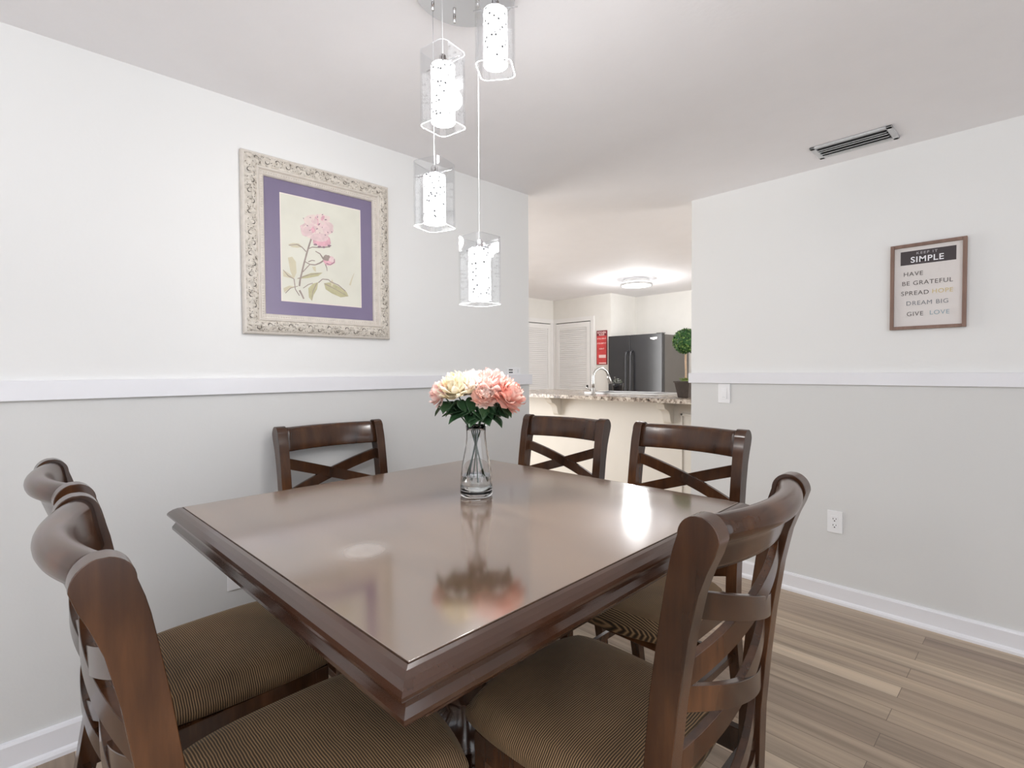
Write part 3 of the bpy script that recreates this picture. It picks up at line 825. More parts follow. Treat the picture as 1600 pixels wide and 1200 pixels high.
def ribbon(side, pts, wds):
    P_ = []
    for k, (a_, i_) in enumerate(pts):
        p, q = pts[max(0, k - 1)], pts[min(len(pts) - 1, k + 1)]
        dx, dy = q[0] - p[0], q[1] - p[1]; l = math.hypot(dx, dy) or 1
        P_.append(((a_ - dy / l * wds[k], i_ + dx / l * wds[k]), (a_ + dy / l * wds[k], i_ - dx / l * wds[k])))
    for (a, b_), (c, d) in zip(P_, P_[1:]):
        try: bm.faces.new([bm.verts.new(band_pt(side, *x)) for x in (a, c, d, b_)]).material_index = 1
        except ValueError: pass
for side in range(4):
    L_ = hh_ if side < 2 else 2 * hw_
    unit = 0.043; n_ = int((L_ - 0.07) / unit); off = (L_ - n_ * unit) / 2
    for k in range(n_):
        a0 = off + k * unit; fl = 1 if k % 2 else -1
        ci = 0.033 + fl * 0.004
        arc = []
        for q in range(8):
            th = R(-40 + 210 * q / 7) * fl
            r_ = 0.0125 - 0.0009 * q
            arc.append((a0 + 0.016 + r_ * math.cos(th), ci + r_ * math.sin(th)))
        ribbon(side, arc, [0.0003, 0.0006, 0.0010, 0.0013, 0.0016, 0.0019, 0.0024, 0.0012])
        for (da, di, l_, an) in ((0.030, -0.012 * fl, 0.008, 35), (0.034, 0.004 * fl, 0.009, -30), (0.038, 0.013 * fl, 0.007, 50), (0.010, 0.003 * fl, 0.005, 80), (0.004, -0.013 * fl, 0.006, -20)):
            an = R(an * fl + random.uniform(-12, 12)); ca, sa = math.cos(an) * l_ / 2, math.sin(an) * l_ / 2
            x_, y_ = a0 + da, min(0.052, max(0.015, 0.033 + di))
            ribbon(side, [(x_ - ca, y_ - sa), (x_, y_ + 0.0006), (x_ + ca, y_ + sa)], [0.0003, 0.0014, 0.0004])
m_rec = plain('carving_recess_patina', (0.10, 0.085, 0.07), 0.6, var=0.2, vs=60)  # flat dark ribbons paint the shade of carved recesses onto the band
finish(bm, 'carved_band', [m_orn, m_rec], pf)
# beaded inner lip
bm = NB(); frame_ring(bm, [(0.069, 0.028), (0.076, 0.029), (0.083, 0.026)])
st = 0.0105
def bead(y, z):
    bmesh.ops.create_icosphere(bm, subdivisions=1, radius=0.0034, matrix=Matrix.Translation((0.0285, y, z)))
n1 = int((hh_ - 0.152) / st); n2 = int((2 * hw_ - 0.152) / st)
for k in range(n1 + 1):
    z = 0.076 + (hh_ - 0.152) * k / n1
    bead(-hw_ + 0.076, z); bead(hw_ - 0.076, z)
for k in range(1, n2):
    y = -hw_ + 0.076 + (2 * hw_ - 0.152) * k / n2
    bead(y, 0.076); bead(y, hh_ - 0.076)
finish(bm, 'beaded_lip', m_cream, pf, smooth=True)
m_mat = plain('purple_mat_board', (0.21, 0.175, 0.28), 0.35, var=0.08, vs=2, coat=0.25)
bm = NB(); box(bm, 0.0045, 0.0115, -hw_ + 0.085, hw_ - 0.085, 0.085, hh_ - 0.085); finish(bm, 'mat_board', m_mat, pf)
ay0, ay1, az0, az1 = 0.820 - 1.0, 1.188 - 1.0, 1.613 - PZ0, 2.074 - PZ0
m_paper = plain('aged_paper', (0.72, 0.71, 0.62), 0.6, var=0.06, vs=5)
m_pedge = plain('cream_bevel_edge', (0.82, 0.74, 0.68), 0.6)
bm = NB(); box(bm, 0.0116, 0.0122, ay0 - 0.004, ay1 + 0.004, az0 - 0.004, az1 + 0.004); finish(bm, 'mat_bevel', m_pedge, pf)
bm = NB(); box(bm, 0.0123, 0.0126, ay0, ay1, az0, az1); finish(bm, 'art_paper', m_paper, pf)
# the printed peony, flat colour shapes; coordinates in print pixels (x 50..825 right, y down) of the drawing
inkm = [plain('ink_pale_pink', (0.72, 0.55, 0.55), 0.6, var=0.1, vs=40), plain('ink_pink', (0.70, 0.40, 0.46), 0.6, var=0.15, vs=40), plain('ink_mauve', (0.30, 0.20, 0.24), 0.6, var=0.2, vs=60),
        plain('ink_pale_olive', (0.50, 0.47, 0.29), 0.6, var=0.12, vs=30), plain('ink_stem', (0.34, 0.28, 0.25), 0.6, var=0.15, vs=40), plain('ink_faint', (0.62, 0.57, 0.42), 0.6, var=0.05, vs=20), plain('ink_blush', (0.77, 0.64, 0.60), 0.6, var=0.06, vs=30)]
bm = NB(); LVL = [0.01262]
def toP(px, py):
    u = (px - 50) / 775.0
    ytop = 20 + 165 * u; ybot = 1068 + 67 * u
    v_ = (py - ytop) / (ybot - ytop)
    # horizontal foreshortening of the view taken out
    uu = u / (u + (1 - u) * 0.905) if u > 0 else 0
    uu = u * 1.0 + 0.06 * u * (1 - u) * -1
    return ay0 + (ay1 - ay0) * min(0.985, max(0.015, uu)), az1 - (az1 - az0) * min(0.985, max(0.015, v_))
def shape(pts, mi):
    LVL[0] += 0.000012
    f = bm.faces.new([bm.verts.new((LVL[0], *toP(*p))) for p in pts]); f.material_index = mi
def blob(cx, cy, rx, ry, mi, n=14, wob=0.12, rot=0):
    pts = []
    for k in range(n):
        a = 2 * math.pi * k / n; q = 1 + random.uniform(-wob, wob)
        x, y = rx * q * math.cos(a), ry * q * math.sin(a)
        pts.append((cx + x * math.cos(rot) - y * math.sin(rot), cy + x * math.sin(rot) + y * math.cos(rot)))
    shape(pts, mi)
def stroke(pts, w0, w1, mi):
    for k in range(len(pts) - 1):
        (x0, y0), (x1, y1) = pts[k], pts[k + 1]
        l = math.hypot(x1 - x0, y1 - y0) or 1; nx, ny = -(y1 - y0) / l, (x1 - x0) / l
        a = w0 + (w1 - w0) * k / (len(pts) - 1); b_ = w0 + (w1 - w0) * (k + 1) / (len(pts) - 1)
        shape([(x0 + nx * a, y0 + ny * a), (x1 + nx * b_, y1 + ny * b_), (x1 - nx * b_, y1 - ny * b_), (x0 - nx * a, y0 - ny * a)], mi)
def pleaf(pts, mi, vein=None):
    shape(pts, mi)
    if vein: stroke(vein, 4, 2, 4)
pleaf([(115, 520), (160, 505), (215, 510), (255, 545), (200, 552), (150, 548)], 5)
pleaf([(110, 650), (150, 640), (185, 690), (190, 800), (160, 860), (130, 780)], 5)
pleaf([(60, 770), (110, 800), (170, 850), (120, 850), (60, 835)], 5)
pleaf([(60, 950), (120, 925), (175, 935), (110, 965), (70, 995)], 5)
pleaf([(190, 860), (250, 830), (330, 800), (445, 795), (400, 830), (300, 850)], 3, [(200, 855), (320, 815), (430, 800)])
pleaf([(300, 950), (345, 905), (400, 890), (385, 960), (350, 1020), (335, 1080), (305, 1040)], 3, [(385, 900), (345, 980), (332, 1070)])
pleaf([(455, 900), (520, 890), (600, 930), (680, 985), (700, 1030), (620, 1040), (530, 1000), (470, 960)], 3, [(460, 905), (570, 960), (690, 1030)])
pleaf([(520, 890), (535, 860), (555, 905), (530, 935)], 5)
pleaf([(340, 740), (375, 735), (380, 790), (360, 780)], 5)
stroke([(350, 425), (318, 520), (290, 610), (262, 710), (240, 800), (222, 870), (215, 930)], 8, 8, 4)
stroke([(215, 970), (235, 1010), (255, 1055)], 9, 7, 4); stroke([(165, 860), (175, 960), (215, 1025)], 5, 4, 4)
stroke([(60, 770), (110, 830), (165, 860)], 4, 4, 4); stroke([(80, 1000), (130, 950), (200, 930)], 4, 3, 4)
stroke([(300, 565), (345, 545), (400, 548), (470, 545), (520, 540)], 4, 6, 4)
stroke([(120, 530), (200, 520), (250, 550), (285, 590)], 3, 5, 4)
stroke([(275, 690), (320, 715), (370, 720), (420, 700), (460, 672)], 4, 8, 4)
stroke([(305, 690), (340, 675), (370, 680)], 5, 4, 4); stroke([(250, 790), (300, 735), (320, 715)], 5, 4, 4)
stroke([(375, 585), (420, 610), (455, 665)], 4, 7, 4); stroke([(470, 710), (485, 750), (488, 780)], 5, 3, 4)
stroke([(400, 895), (440, 860), (500, 865), (520, 885), (600, 920), (670, 980)], 5, 4, 4); stroke([(250, 950), (300, 915), (345, 900)], 4, 4, 4)
stroke([(715, 920), (735, 860), (760, 800)], 9, 2, 5)
blob(400, 350, 150, 130, 6); blob(300, 370, 70, 70, 0); blob(350, 280, 80, 60, 6); blob(450, 270, 75, 50, 6); blob(500, 360, 60, 60, 0)
blob(440, 480, 95, 62, 1); blob(420, 450, 90, 40, 0)
for k in range(34):
    a = random.uniform(0, 6.28); rr2 = random.uniform(20, 125)
    blob(405 + rr2 * math.cos(a), 335 + rr2 * 0.8 * math.sin(a), random.uniform(14, 34), random.uniform(10, 20), random.choice((0, 6, 6, 0, 1)), 8, 0.2, a)
for (x, y, s) in ((330, 255, 8), (480, 275, 12), (415, 320, 12), (395, 365, 10), (300, 335, 9), (445, 350, 7), (325, 380, 8), (400, 250, 8), (450, 225, 9), (500, 400, 9), (265, 265, 7), (540, 395, 8), (420, 405, 6), (475, 425, 9)):
    blob(x, y, s, s * 0.55, 2, 7, 0.2, random.uniform(0, 3))
for (x, y) in ((375, 520), (415, 540), (460, 545), (515, 530)): blob(x, y, 18, 10, 2, 8, 0.2)
blob(510, 680, 58, 42, 1); blob(485, 650, 35, 30, 4); blob(535, 668, 30, 26, 0)
stroke([(480, 705), (520, 718), (558, 695), (560, 660)], 4, 3, 2)
finish(bm, 'flower_print', inkm, pf)

# ------------------------------------------------------------------ word sign (right wall)
SX0, SX1, SZ0, SZ1 = -0.583, -0.288, 1.495, 1.921
sg = thing('word_sign', 'small brown-framed motto sign reading KEEP IT SIMPLE on the right wall', 'sign', ((SX0 + SX1) / 2, YR, SZ0))
SW, SH = (SX1 - SX0) / 2, SZ1 - SZ0
m_sfr = wood('sign_frame_wood', (0.17, 0.10, 0.075), (0.24, 0.15, 0.115), (0.31, 0.20, 0.155), 0.5, 1.45, 0.0, 2, 2.0)
m_sbd = plain('sign_cream_board', (0.72, 0.68, 0.66), 0.6, var=0.02)
m_ink = plain('sign_dark_ink', (0.10, 0.085, 0.08), 0.6); m_inkg = plain('sign_grey_ink', (0.22, 0.23, 0.25), 0.6)
m_yel = plain('sign_yellow_ink', (0.66, 0.53, 0.24), 0.6); m_blu = plain('sign_grey_blue_ink', (0.30, 0.40, 0.45), 0.6)
m_band = plain('sign_dark_band', (0.045, 0.032, 0.035), 0.5); m_lw = plain('sign_white_letters', (0.85, 0.85, 0.88), 0.5); m_lg = plain('sign_grey_letters', (0.38, 0.36, 0.37), 0.5)
bm = NB()
fw_ = 0.0155
for (a, b_, c, d) in ((-SW, -SW + fw_, 0, SH), (SW - fw_, SW, 0, SH), (-SW + fw_, SW - fw_, 0, fw_), (-SW + fw_, SW - fw_, SH - fw_, SH)):
    box(bm, a, b_, -0.022, -0.0005, c, d)
finish(bm, 'sign_frame', m_sfr, sg, bevel=0.0015)
bm = NB(); box(bm, -SW + fw_, SW - fw_, -0.010, -0.001, fw_, SH - fw_); finish(bm, 'sign_board', m_sbd, sg)
bz0, bz1 = 1.818 - SZ0, 1.886 - SZ0
bm = NB(); box(bm, -0.107, 0.108, -0.0108, -0.0101, bz0, bz1); finish(bm, 'dark_band', m_band, sg)
RW = (R(90), 0, 0)
text('lettering', 'KEEP IT', 0.0165, m_lg, sg, (-0.003, -0.0112, 1.8665 - SZ0), RW, 'CENTER', 1.15, spacing=1.35, bold=0.0003)
text('lettering', 'SIMPLE', 0.040, m_lw, sg, (-0.002, -0.0112, 1.828 - SZ0), RW, 'CENTER', 1.0, spacing=1.1, bold=0.0006)
for s, x, z, mt, wd in (('HAVE', -0.095, 1.762, m_ink, 1.0), ('BE GRATEFUL', -0.101, 1.7155, m_ink, 1.0), ('SPREAD', -0.104, 1.666, m_ink, 1.0), ('HOPE', 0.018, 1.667, m_yel, 1.0),
                        ('DREAM BIG', -0.083, 1.6155, m_inkg, 1.0), ('GIVE', -0.080, 1.562, m_ink, 1.0), ('LOVE', 0.010, 1.563, m_blu, 1.0)):
    text('lettering', s, 0.0295, mt, sg, (x, -0.0104, z - SZ0), RW, 'LEFT', wd, spacing=1.12, bold=0.0)

# ------------------------------------------------------------------ outlets, switch, wall panel
def outlet(name, label, M_, wdt=0.074, hgt=0.122):
    o = thing(name, label, 'socket'); o.matrix_world = M_
    bm = NB(); box(bm, -wdt / 2, wdt / 2, -0.006, -0.0004, -hgt / 2, hgt / 2); finish(bm, 'cover_plate', m_white, o, bevel=0.002)
    bm = NB(); box(bm, -0.0165, 0.0165, -0.0075, -0.005, -0.034, 0.034); finish(bm, 'receptacle', m_white, o, bevel=0.001)
    for zz in (0.018, -0.017):
        bm = NB(); box(bm, -0.0085, -0.0055, -0.0078, -0.007, zz - 0.004, zz + 0.004); box(bm, 0.0055, 0.0085, -0.0078, -0.007, zz - 0.0035, zz + 0.0035)
        lathe_m = NB(); lathe_m.free()
        box(bm, -0.003, 0.003, -0.0078, -0.007, zz - 0.0145, zz - 0.0085)
        finish(bm, 'plug_slots', m_dark, o)
    return o
outlet('wall_outlet', 'white duplex power outlet low on the right wall', Matrix.Translation((-0.824, YR, 0.450)))
outlet('wall_outlet', 'white outlet on the left wall mostly hidden behind the table edge', Matrix.Translation((XL, 0.584 + 0.037, 0.400 + 0.061)) @ Matrix.Rotation(R(90), 4, 'Z'))
o = thing('light_switch', 'white rocker light switch just below the rail on the right wall', 'switch', (-1.448, YR, 1.146))
bm = NB(); box(bm, -0.038, 0.038, -0.006, -0.0004, -0.062, 0.062); finish(bm, 'cover_plate', m_white, o, bevel=0.002)
bm = NB(); prism(bm, [(-0.0062, -0.034), (-0.0062, 0.034), (-0.0075, 0.034), (-0.0115, -0.034)], 'x', -0.0165, 0.0165); finish(bm, 'rocker', m_white, o, bevel=0.0008)
bm = NB(); box(bm, -0.010, 0.010, -0.0113, -0.0102, -0.024, -0.022); finish(bm, 'indicator', m_vent, o)
o = thing('wall_control_panel', 'small horizontal white control panel with black buttons above the left rail', 'control panel', (XL, 2.215, 1.297))
bm = NB(); box(bm, 0.0004, 0.010, -0.056, 0.056, -0.0205, 0.0205); finish(bm, 'panel_body', m_white, o, bevel=0.002)
for zz in (-0.008, 0.008):
    for yy in (-0.040, -0.029, -0.018):
        bm = NB(); box(bm, 0.0098, 0.0112, yy - 0.004, yy + 0.004, zz - 0.004, zz + 0.004); finish(bm, 'button', m_dark, o)
bm = NB(); box(bm, 0.0098, 0.0125, 0.030, 0.0325, -0.010, 0.010); finish(bm, 'slider', m_vent, o)

# ------------------------------------------------------------------ bar / peninsula
bm = NB(); box(bm, -4.1, 0.6, 3.75, 3.81, 0, 1.05); wb = struct('wall_bar', bm, m_bar)
bm = NB()
for (x0, x1) in ((-2.02, -1.30), ):
    z0, z1, q = 0.16, 0.955, 0.018
    for (a, b_, c, d) in ((x0, x1, z1 - q, z1), (x0, x1, z0, z0 + q), (x0, x0 + q, z0, z1), (x1 - q, x1, z0, z1)):
        box(bm, a, b_, 3.742, 3.7502, c, d)
finish(bm, 'panel_moulding', m_bar, wb, bevel=0.003)
CT0, CT1 = 1.050, 1.082
bc = thing('bar_counter', 'speckled granite bar counter on cream half wall in the kitchen opening', 'counter', (-2.6, 3.9, 0))
bm = NB()
sx0, sx1, sy0, sy1 = -3.02, -2.28, 3.84, 4.18
def cb(x0, x1, y0, y1): box(bm, x0 + 2.6, x1 + 2.6, y0 - 3.9, y1 - 3.9, CT0, CT1)
cb(-4.1, sx0, 3.47, 4.42); cb(sx1, 0.595, 3.47, 4.42); cb(sx0, sx1, 3.47, sy0); cb(sx0, sx1, sy1, 4.42)
finish(bm, 'granite_top', m_granite, bc)
bm = NB(); box(bm, -4.1 + 2.6, 0.595 + 2.6, 3.812 - 3.9, 4.38 - 3.9, 0.09, 0.80); box(bm, -4.05 + 2.6, 0.595 + 2.6, 3.812 - 3.9, 4.32 - 3.9, 0.0, 0.09)
box(bm, -4.1 + 2.6, sx0 - 0.02 + 2.6, 3.812 - 3.9, 4.38 - 3.9, 0.80, 1.05); box(bm, sx1 + 0.02 + 2.6, 0.595 + 2.6, 3.812 - 3.9, 4.38 - 3.9, 0.80, 1.05)
finish(bm, 'base_cabinet', m_trim, bc)
for cx in (-3.30, -2.115, -0.9):
    bm = NB()
    pr = [(3.7495, 1.0495), (3.58, 1.0495), (3.58, 1.034), (3.598, 1.028), (3.608, 1.008), (3.62, 0.990), (3.65, 0.980), (3.675, 0.965), (3.69, 0.940), (3.695, 0.910), (3.705, 0.885), (3.72, 0.872), (3.7495, 0.868)]
    prism(bm, [(y - 3.9, z) for y, z in pr], 'x', cx - 0.035 + 2.6, cx + 0.035 + 2.6)
    finish(bm, 'corbel', m_bar, bc, bevel=0.004)
# sink
sk = thing('kitchen_sink', 'stainless steel sink rim set in the granite bar counter', 'sink', ((sx0 + sx1) / 2, (sy0 + sy1) / 2, CT1))
bm = NB(); a, b_ = (sx1 - sx0) / 2, (sy1 - sy0) / 2
for (x0, x1, y0, y1) in ((-a - 0.02, a + 0.02, -b_ - 0.02, -b_ + 0.012), (-a - 0.02, a + 0.02, b_ - 0.012, b_ + 0.02), (-a - 0.02, -a + 0.012, -b_ + 0.012, b_ - 0.012), (a - 0.012, a + 0.02, -b_ + 0.012, b_ - 0.012)):
    box(bm, x0, x1, y0, y1, 0.0003, 0.014)
finish(bm, 'rim', m_steel, sk, bevel=0.002)
bm = NB()
for (x0, x1, y0, y1, z0, z1) in ((-a + 0.002, a - 0.002, -b_ + 0.002, b_ - 0.002, -0.20, -0.196), (-a + 0.002, -a + 0.005, -b_ + 0.002, b_ - 0.002, -0.196, 0.0), (a - 0.005, a - 0.002, -b_ + 0.002, b_ - 0.002, -0.196, 0.0),
                                 (-a + 0.005, a - 0.005, -b_ + 0.002, -b_ + 0.005, -0.196, 0.0), (-a + 0.005, a - 0.005, b_ - 0.005, b_ - 0.002, -0.196, 0.0)):
    box(bm, x0, x1, y0, y1, z0, z1)
finish(bm, 'basin', m_steel, sk)
# faucet
fx, fy = -2.87, 3.735
fa = thing('kitchen_faucet', 'tall curved chrome kitchen faucet standing behind the bar counter edge', 'faucet', (fx, fy, CT1))
m_fau = plain('faucet_nickel', (0.55, 0.55, 0.54), 0.22, 1.0, var=0.02)
dirv = Vector((0.06, 0.20, 0)).normalized()
bm = NB(); lathe(bm, [(0.027, 0.0004), (0.027, 0.008), (0.020, 0.014), (0.018, 0.050), (0.0155, 0.056)], 24); finish(bm, 'base', m_fau, fa, smooth=True)
pts = [Vector((0, 0, 0.05)), Vector((0, 0, 0.10)), Vector((0, 0, 0.15))]
for k in range(1, 14):
    a_ = math.pi * k / 13 * 0.93
    pts.append(Vector((0, 0, 0.15)) + dirv * 0.085 * (1 - math.cos(a_)) + Vector((0, 0, 0.085 * math.sin(a_))))
bm = NB(); tube(bm, pts, 0.0115, 14); finish(bm, 'gooseneck', m_fau, fa, smooth=True)
e = pts[-1]; dd = (pts[-1] - pts[-2]).normalized()
bm = NB(); tube(bm, [e, e + dd * 0.02, e + dd * 0.075, e + dd * 0.08], [0.0125, 0.0155, 0.019, 0.016], 16); finish(bm, 'spray_head', m_fau, fa, smooth=True)
bm = NB(); tube(bm, [Vector((-0.015, 0, 0.035)), Vector((-0.04, -0.01, 0.045)), Vector((-0.075, -0.02, 0.07))], [0.007, 0.006, 0.005], 10); finish(bm, 'lever', m_fau, fa, smooth=True)
# topiary
tp = thing('topiary_plant', 'ball-shaped green topiary in a dark tapered pot at the right end of the counter', 'plant', (-1.965, 3.72, CT1))
m_pot = plain('dark_pot', (0.055, 0.042, 0.036), 0.35, var=0.2, vs=30)
bm = NB(); rings = []
for (s_, z) in ((0.042, 0.0004), (0.062, 0.118), (0.068, 0.118), (0.068, 0.130), (0.060, 0.130), (0.056, 0.112)):
    rings.append([bm.verts.new((x * s_, y * s_, z)) for x, y in ((-1, -1), (1, -1), (1, 1), (-1, 1))])
for p, q in zip(rings, rings[1:]):
    for k in range(4): bm.faces.new((p[k], p[(k + 1) % 4], q[(k + 1) % 4], q[k]))
bm.faces.new(rings[0][::-1]); bm.faces.new(rings[-1])
finish(bm, 'pot', m_pot, tp, bevel=0.002)
m_trunk = plain('pale_trunk', (0.62, 0.44, 0.30), 0.6, var=0.15, vs=30)
bm = NB(); tube(bm, [(0, 0, 0.11), (0.003, 0, 0.20), (-0.002, 0.002, 0.28), (0, 0, 0.38)], 0.0075, 8); finish(bm, 'trunk', m_trunk, tp, smooth=True)
m_foli = plain('boxwood_leaves', (0.03, 0.12, 0.025), 0.5, var=0.5, vs=45)
def leafball(bm, c, r, n, ls):
    for _ in range(n):
        u = Vector((random.gauss(0, 1), random.gauss(0, 1), random.gauss(0, 1))).normalized()
        p = Vector(c) + u * r * random.uniform(0.86, 1.02)
        t1 = u.orthogonal().normalized(); t1.rotate(Matrix.Rotation(random.uniform(0, 6.28), 3, u)); t2 = u.cross(t1)
        tip = p + (t1 * 0.8 + u * 0.6) * ls
        bm.faces.new([bm.verts.new(q) for q in (p, p + t1 * ls * 0.4 + t2 * ls * 0.32 + u * ls * 0.2, tip, p + t1 * ls * 0.4 - t2 * ls * 0.32 + u * ls * 0.35)]).material_index = random.choice((0, 0, 1))
bm = NB(); bmesh.ops.create_icosphere(bm, subdivisions=3, radius=0.090, matrix=Matrix.Translation((0, 0, 0.438))); leafball(bm, (0, 0, 0.438), 0.093, 1500, 0.016)
m_fol2 = plain('boxwood_leaf_tips', (0.22, 0.36, 0.09), 0.5, var=0.3, vs=45)
finish(bm, 'leaf_ball', [m_foli, m_fol2], tp)
bm = NB(); bmesh.ops.create_icosphere(bm, subdivisions=2, radius=0.045, matrix=Matrix.Translation((0, 0, 0.122)) @ Matrix.Scale(0.45, 4, (0, 0, 1)))
for _ in range(200):
    a_ = random.uniform(0, 6.28); r_ = random.uniform(0, 0.05); p = Vector((r_ * math.cos(a_), r_ * math.sin(a_), 0.135 + random.uniform(0, 0.012)))
    bm.faces.new([bm.verts.new(p + Vector((random.uniform(-1, 1), random.uniform(-1, 1), random.uniform(0, 1))) * 0.010) for _ in range(3)])
finish(bm, 'moss', plain('moss', (0.22, 0.30, 0.08), 0.8, var=0.4, vs=60), tp)
# small black planter with white flowers
fp = thing('small_planter', 'small black planter with tiny white flowers on the counter behind the faucet', 'planter', (-3.00, 4.30, CT1))
m_blk = plain('black_ceramic', (0.012, 0.012, 0.016), 0.2)
bm = NB(); lathe(bm, [(0.048, 0.0004), (0.056, 0.070), (0.058, 0.086), (0.053, 0.086), (0.050, 0.078)], 28); finish(bm, 'pot', m_blk, fp, smooth=True)
bm = NB(); leafball(bm, (0, 0, 0.085), 0.040, 120, 0.018); m_gl = plain('small_grey_leaves', (0.14, 0.16, 0.12), 0.6, var=0.3)
finish(bm, 'leaves', [m_gl, m_gl], fp)
m_wf = plain('white_blossom', (0.85, 0.85, 0.82), 0.5)
for (dx, dy, dz) in ((-0.02, -0.02, 0.145), (0.015, -0.015, 0.130), (0.0, 0.012, 0.110), (0.03, 0.0, 0.118), (-0.012, -0.034, 0.104)):
    bm = NB()
    for k in range(5):
        a_ = k * 2 * math.pi / 5
        t1 = Vector((math.cos(a_), math.sin(a_), 0.35)); t2 = Vector((-math.sin(a_), math.cos(a_), 0)); p = Vector((dx, dy, dz))
        bm.faces.new([bm.verts.new(q) for q in (p, p + t1 * 0.007 + t2 * 0.005, p + t1 * 0.013, p + t1 * 0.007 - t2 * 0.005)])
    tube(bm, [(dx * 0.5, dy * 0.5, 0.08), (dx, dy, dz)], 0.0008, 5)
    finish(bm, 'blossom', m_wf, fp)

# ------------------------------------------------------------------ louvred pantry doors
def louvre_door(n, axis, a, u0, u1, side, knob_u):
    """axis 'y': door lies in plane y=a facing -y; axis 'x': plane x=a facing +x"""
    sg_ = -1 if axis == 'y' else 1
    def bb(bm, p, q, d0, d1, z0, z1):
        lo, hi = sorted((a + sg_ * d0, a + sg_ * d1))
        if axis == 'y': box(bm, p, q, lo, hi, z0, z1)
        else: box(bm, lo, hi, p, q, z0, z1)
    bm = NB(); z1 = 2.035; st_ = 0.062
    bb(bm, u0, u0 + st_, 0.004, 0.026, 0.012, z1); bb(bm, u1 - st_, u1, 0.004, 0.026, 0.012, z1)
    for (za, zb) in ((0.012, 0.16), (z1 - 0.075, z1)): bb(bm, u0 + st_, u1 - st_, 0.004, 0.026, za, zb)
    d = struct('door_%d' % n, bm, m_door)
    bm = NB(); p = 0.16
    while p < z1 - 0.085:
        if axis == 'y':
            mt = Matrix.Translation(((u0 + u1) / 2, a - 0.014, p + 0.014)) @ Matrix.Rotation(R(-24), 4, 'X')
            box(bm, -(u1 - u0) / 2 + st_, (u1 - u0) / 2 - st_, -0.003, 0.003, -0.018, 0.018, mat=mt)
        else:
            mt = Matrix.Translation((a + 0.014, (u0 + u1) / 2, p + 0.014)) @ Matrix.Rotation(R(-24), 4, 'Y')
            box(bm, -0.003, 0.003, -(u1 - u0) / 2 + st_, (u1 - u0) / 2 - st_, -0.018, 0.018, mat=mt)
        p += 0.030
    finish(bm, 'louvres', m_door, d)
    bm = NB(); bb(bm, u0 - 0.006, u1 + 0.004, 0.0005, 0.0035, 0.0, z1 + 0.012)
    finish(bm, 'door_gap', m_gapd, d)  # dark sheet behind the door, coloured as the gap's shade
    bm = NB()
    bb(bm, u0 - 0.075, u0 - 0.008, 0.0005, 0.022, 0, z1 + 0.08); bb(bm, u1 + 0.008, u1 + 0.07, 0.0005, 0.022, 0, z1 + 0.08)
    bb(bm, u0 - 0.008, u1 + 0.008, 0.0005, 0.022, z1 + 0.014, z1 + 0.08)
    finish(bm, 'casing', m_door, d)
    if knob_u is not None:
        bm = NB(); bb(bm, knob_u - 0.012, knob_u + 0.012, 0.026, 0.046, 1.02, 1.075); finish(bm, 'door_knob', m_dark, d, bevel=0.004)
    return d
louvre_door(1, 'y', YK, -5.50, -4.82, -1, -4.865)
louvre_door(2, 'x', XW, 5.35, 6.125, 1, None)

# ------------------------------------------------------------------ red kitchen sign
ks = thing('kitchen_rules_sign', 'narrow red hanging sign with rows of pale lettering beside the refrigerator', 'sign', (-4.612, YK, 1.381))
m_red = plain('sign_red', (0.62, 0.055, 0.055), 0.5, var=0.12, vs=12); m_dred = plain('sign_dark_red', (0.20, 0.02, 0.03), 0.5)
m_pk = plain('sign_pale_lettering', (0.92, 0.66, 0.64), 0.5)
bm = NB(); box(bm, -0.094, 0.094, -0.012, -0.0006, 0, 0.505); finish(bm, 'board', m_dred, ks, bevel=0.001)
bm = NB(); box(bm, -0.086, 0.086, -0.0130, -0.0119, 0.008, 0.425); finish(bm, 'red_panel', m_red, ks)
for s, z, sz in (('KITCHEN', 0.462, 0.040), ('RULES', 0.430, 0.038)):
    text('lettering', s, sz, m_pk, ks, (0, -0.0128, z), RW, 'CENTER', 0.92, bold=0.0008)
for z, sz, s in ((0.375, 0.028, 'IF YOU OPEN IT'), (0.305, 0.028, 'IF YOU EMPTY IT'), (0.225, 0.028, 'CLEAN IT')):
    text('lettering', s, sz, m_pk, ks, (0, -0.0133, z), RW, 'CENTER', 0.78, bold=0.0006)
bm = NB(); box(bm, -0.05, 0.075, -0.0136, -0.0130, 0.100, 0.145); box(bm, -0.05, 0.08, -0.0136, -0.0130, 0.014, 0.030); finish(bm, 'pale_stripe', m_pk, ks)

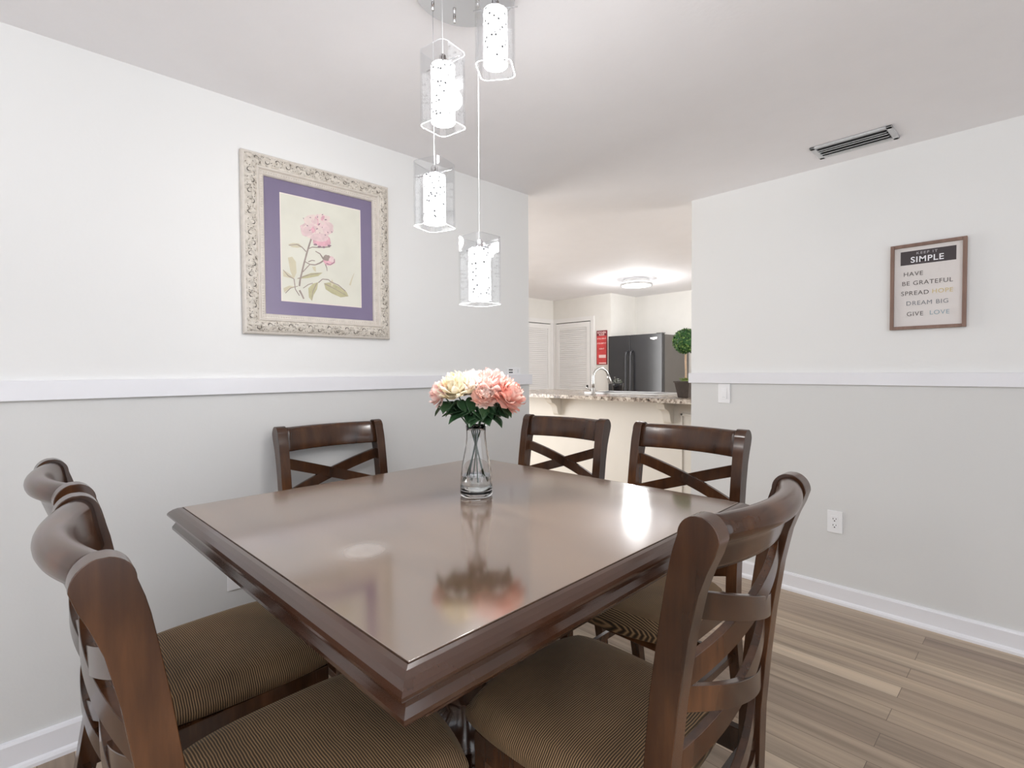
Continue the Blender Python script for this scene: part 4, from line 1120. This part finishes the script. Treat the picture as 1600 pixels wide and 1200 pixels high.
# ------------------------------------------------------------------ refrigerator
RX0, RX1, RY, RZ = -4.43, -3.565, 6.12, 1.785
rf = thing('refrigerator', 'large black side-by-side refrigerator in the kitchen alcove', 'refrigerator', ((RX0 + RX1) / 2, RY + 0.36, 0))
cx = (RX0 + RX1) / 2; cy = RY + 0.36
bm = NB(); box(bm, RX0 - cx + 0.004, RX1 - cx - 0.004, RY + 0.075 - cy, 0.36, 0.02, RZ - 0.012); finish(bm, 'body', m_fridges, rf, bevel=0.004)
split = -4.062 - cx
for (x0, x1) in ((RX0 - cx, split - 0.003), (split + 0.003, RX1 - cx)):
    bm = NB(); box(bm, x0, x1, RY - cy, RY + 0.068 - cy, 0.06, RZ); d = finish(bm, 'door', m_fridge, rf, bevel=0.008, seg=3)
    hx = x1 - 0.035 if x1 < 0 and x0 < split - 0.01 else x0 + 0.035
    pts = [(hx, RY - cy + 0.0, 1.56), (hx, RY - cy - 0.040, 1.545), (hx, RY - cy - 0.055, 1.48), (hx, RY - cy - 0.058, 1.1), (hx, RY - cy - 0.055, 0.72), (hx, RY - cy - 0.040, 0.66), (hx, RY - cy, 0.645)]
    bm = NB(); tube(bm, pts, 0.0145, 10); finish(bm, 'handle', m_fhandle, d, smooth=True)
bm = NB(); prism(bm, [(0.255, 1.735), (0.255, 1.715), (0.285, 1.709), (0.31, 1.704), (0.335, 1.712), (0.355, 1.717), (0.355, 1.737)], 'y', RY - cy - 0.004, RY - cy + 0.0005)
finish(bm, 'badge', m_chrome, rf)
bm = NB(); box(bm, RX1 - cx - 0.10, RX1 - cx - 0.01, RY - cy + 0.02, RY - cy + 0.10, RZ + 0.0005, RZ + 0.012); finish(bm, 'hinge_cover', m_fridges, rf, bevel=0.002)

# ------------------------------------------------------------------ kitchen ceiling light
kl = thing('ceiling_light', 'round flush two-tier ceiling light glowing in the kitchen', 'lamp', (-3.56, 5.50, H))
bm = NB(); lathe(bm, [(0.15, -0.0005), (0.15, -0.02)], 48); finish(bm, 'back_plate', m_chrome, kl)
bm = NB()
for (ro, ri, z0, z1) in ((0.165, 0.152, -0.045, -0.022), (0.195, 0.178, -0.085, -0.060)):
    lathe(bm, [(ri, z0), (ro, z0), (ro, z1), (ri, z1), (ri, z0)], 48, cap=False)
finish(bm, 'crystal_ring', m_steel, kl, smooth=False)
bm = NB(); lathe(bm, [(0.149, -0.021), (0.149, -0.050), (0.174, -0.055), (0.176, -0.078), (0.165, -0.082)], 48); finish(bm, 'diffuser', m_kdiff, kl, smooth=False)
ld = bpy.data.lights.new('ceiling_light_lamp', 'POINT'); ld.energy = 22.0; ld.shadow_soft_size = 0.12; ld.color = (0.98, 0.99, 1.0)
lo = bpy.data.objects.new('ceiling_light_lamp', ld); COL.objects.link(lo); lo.parent = kl; lo.location = (0, 0, -0.26)
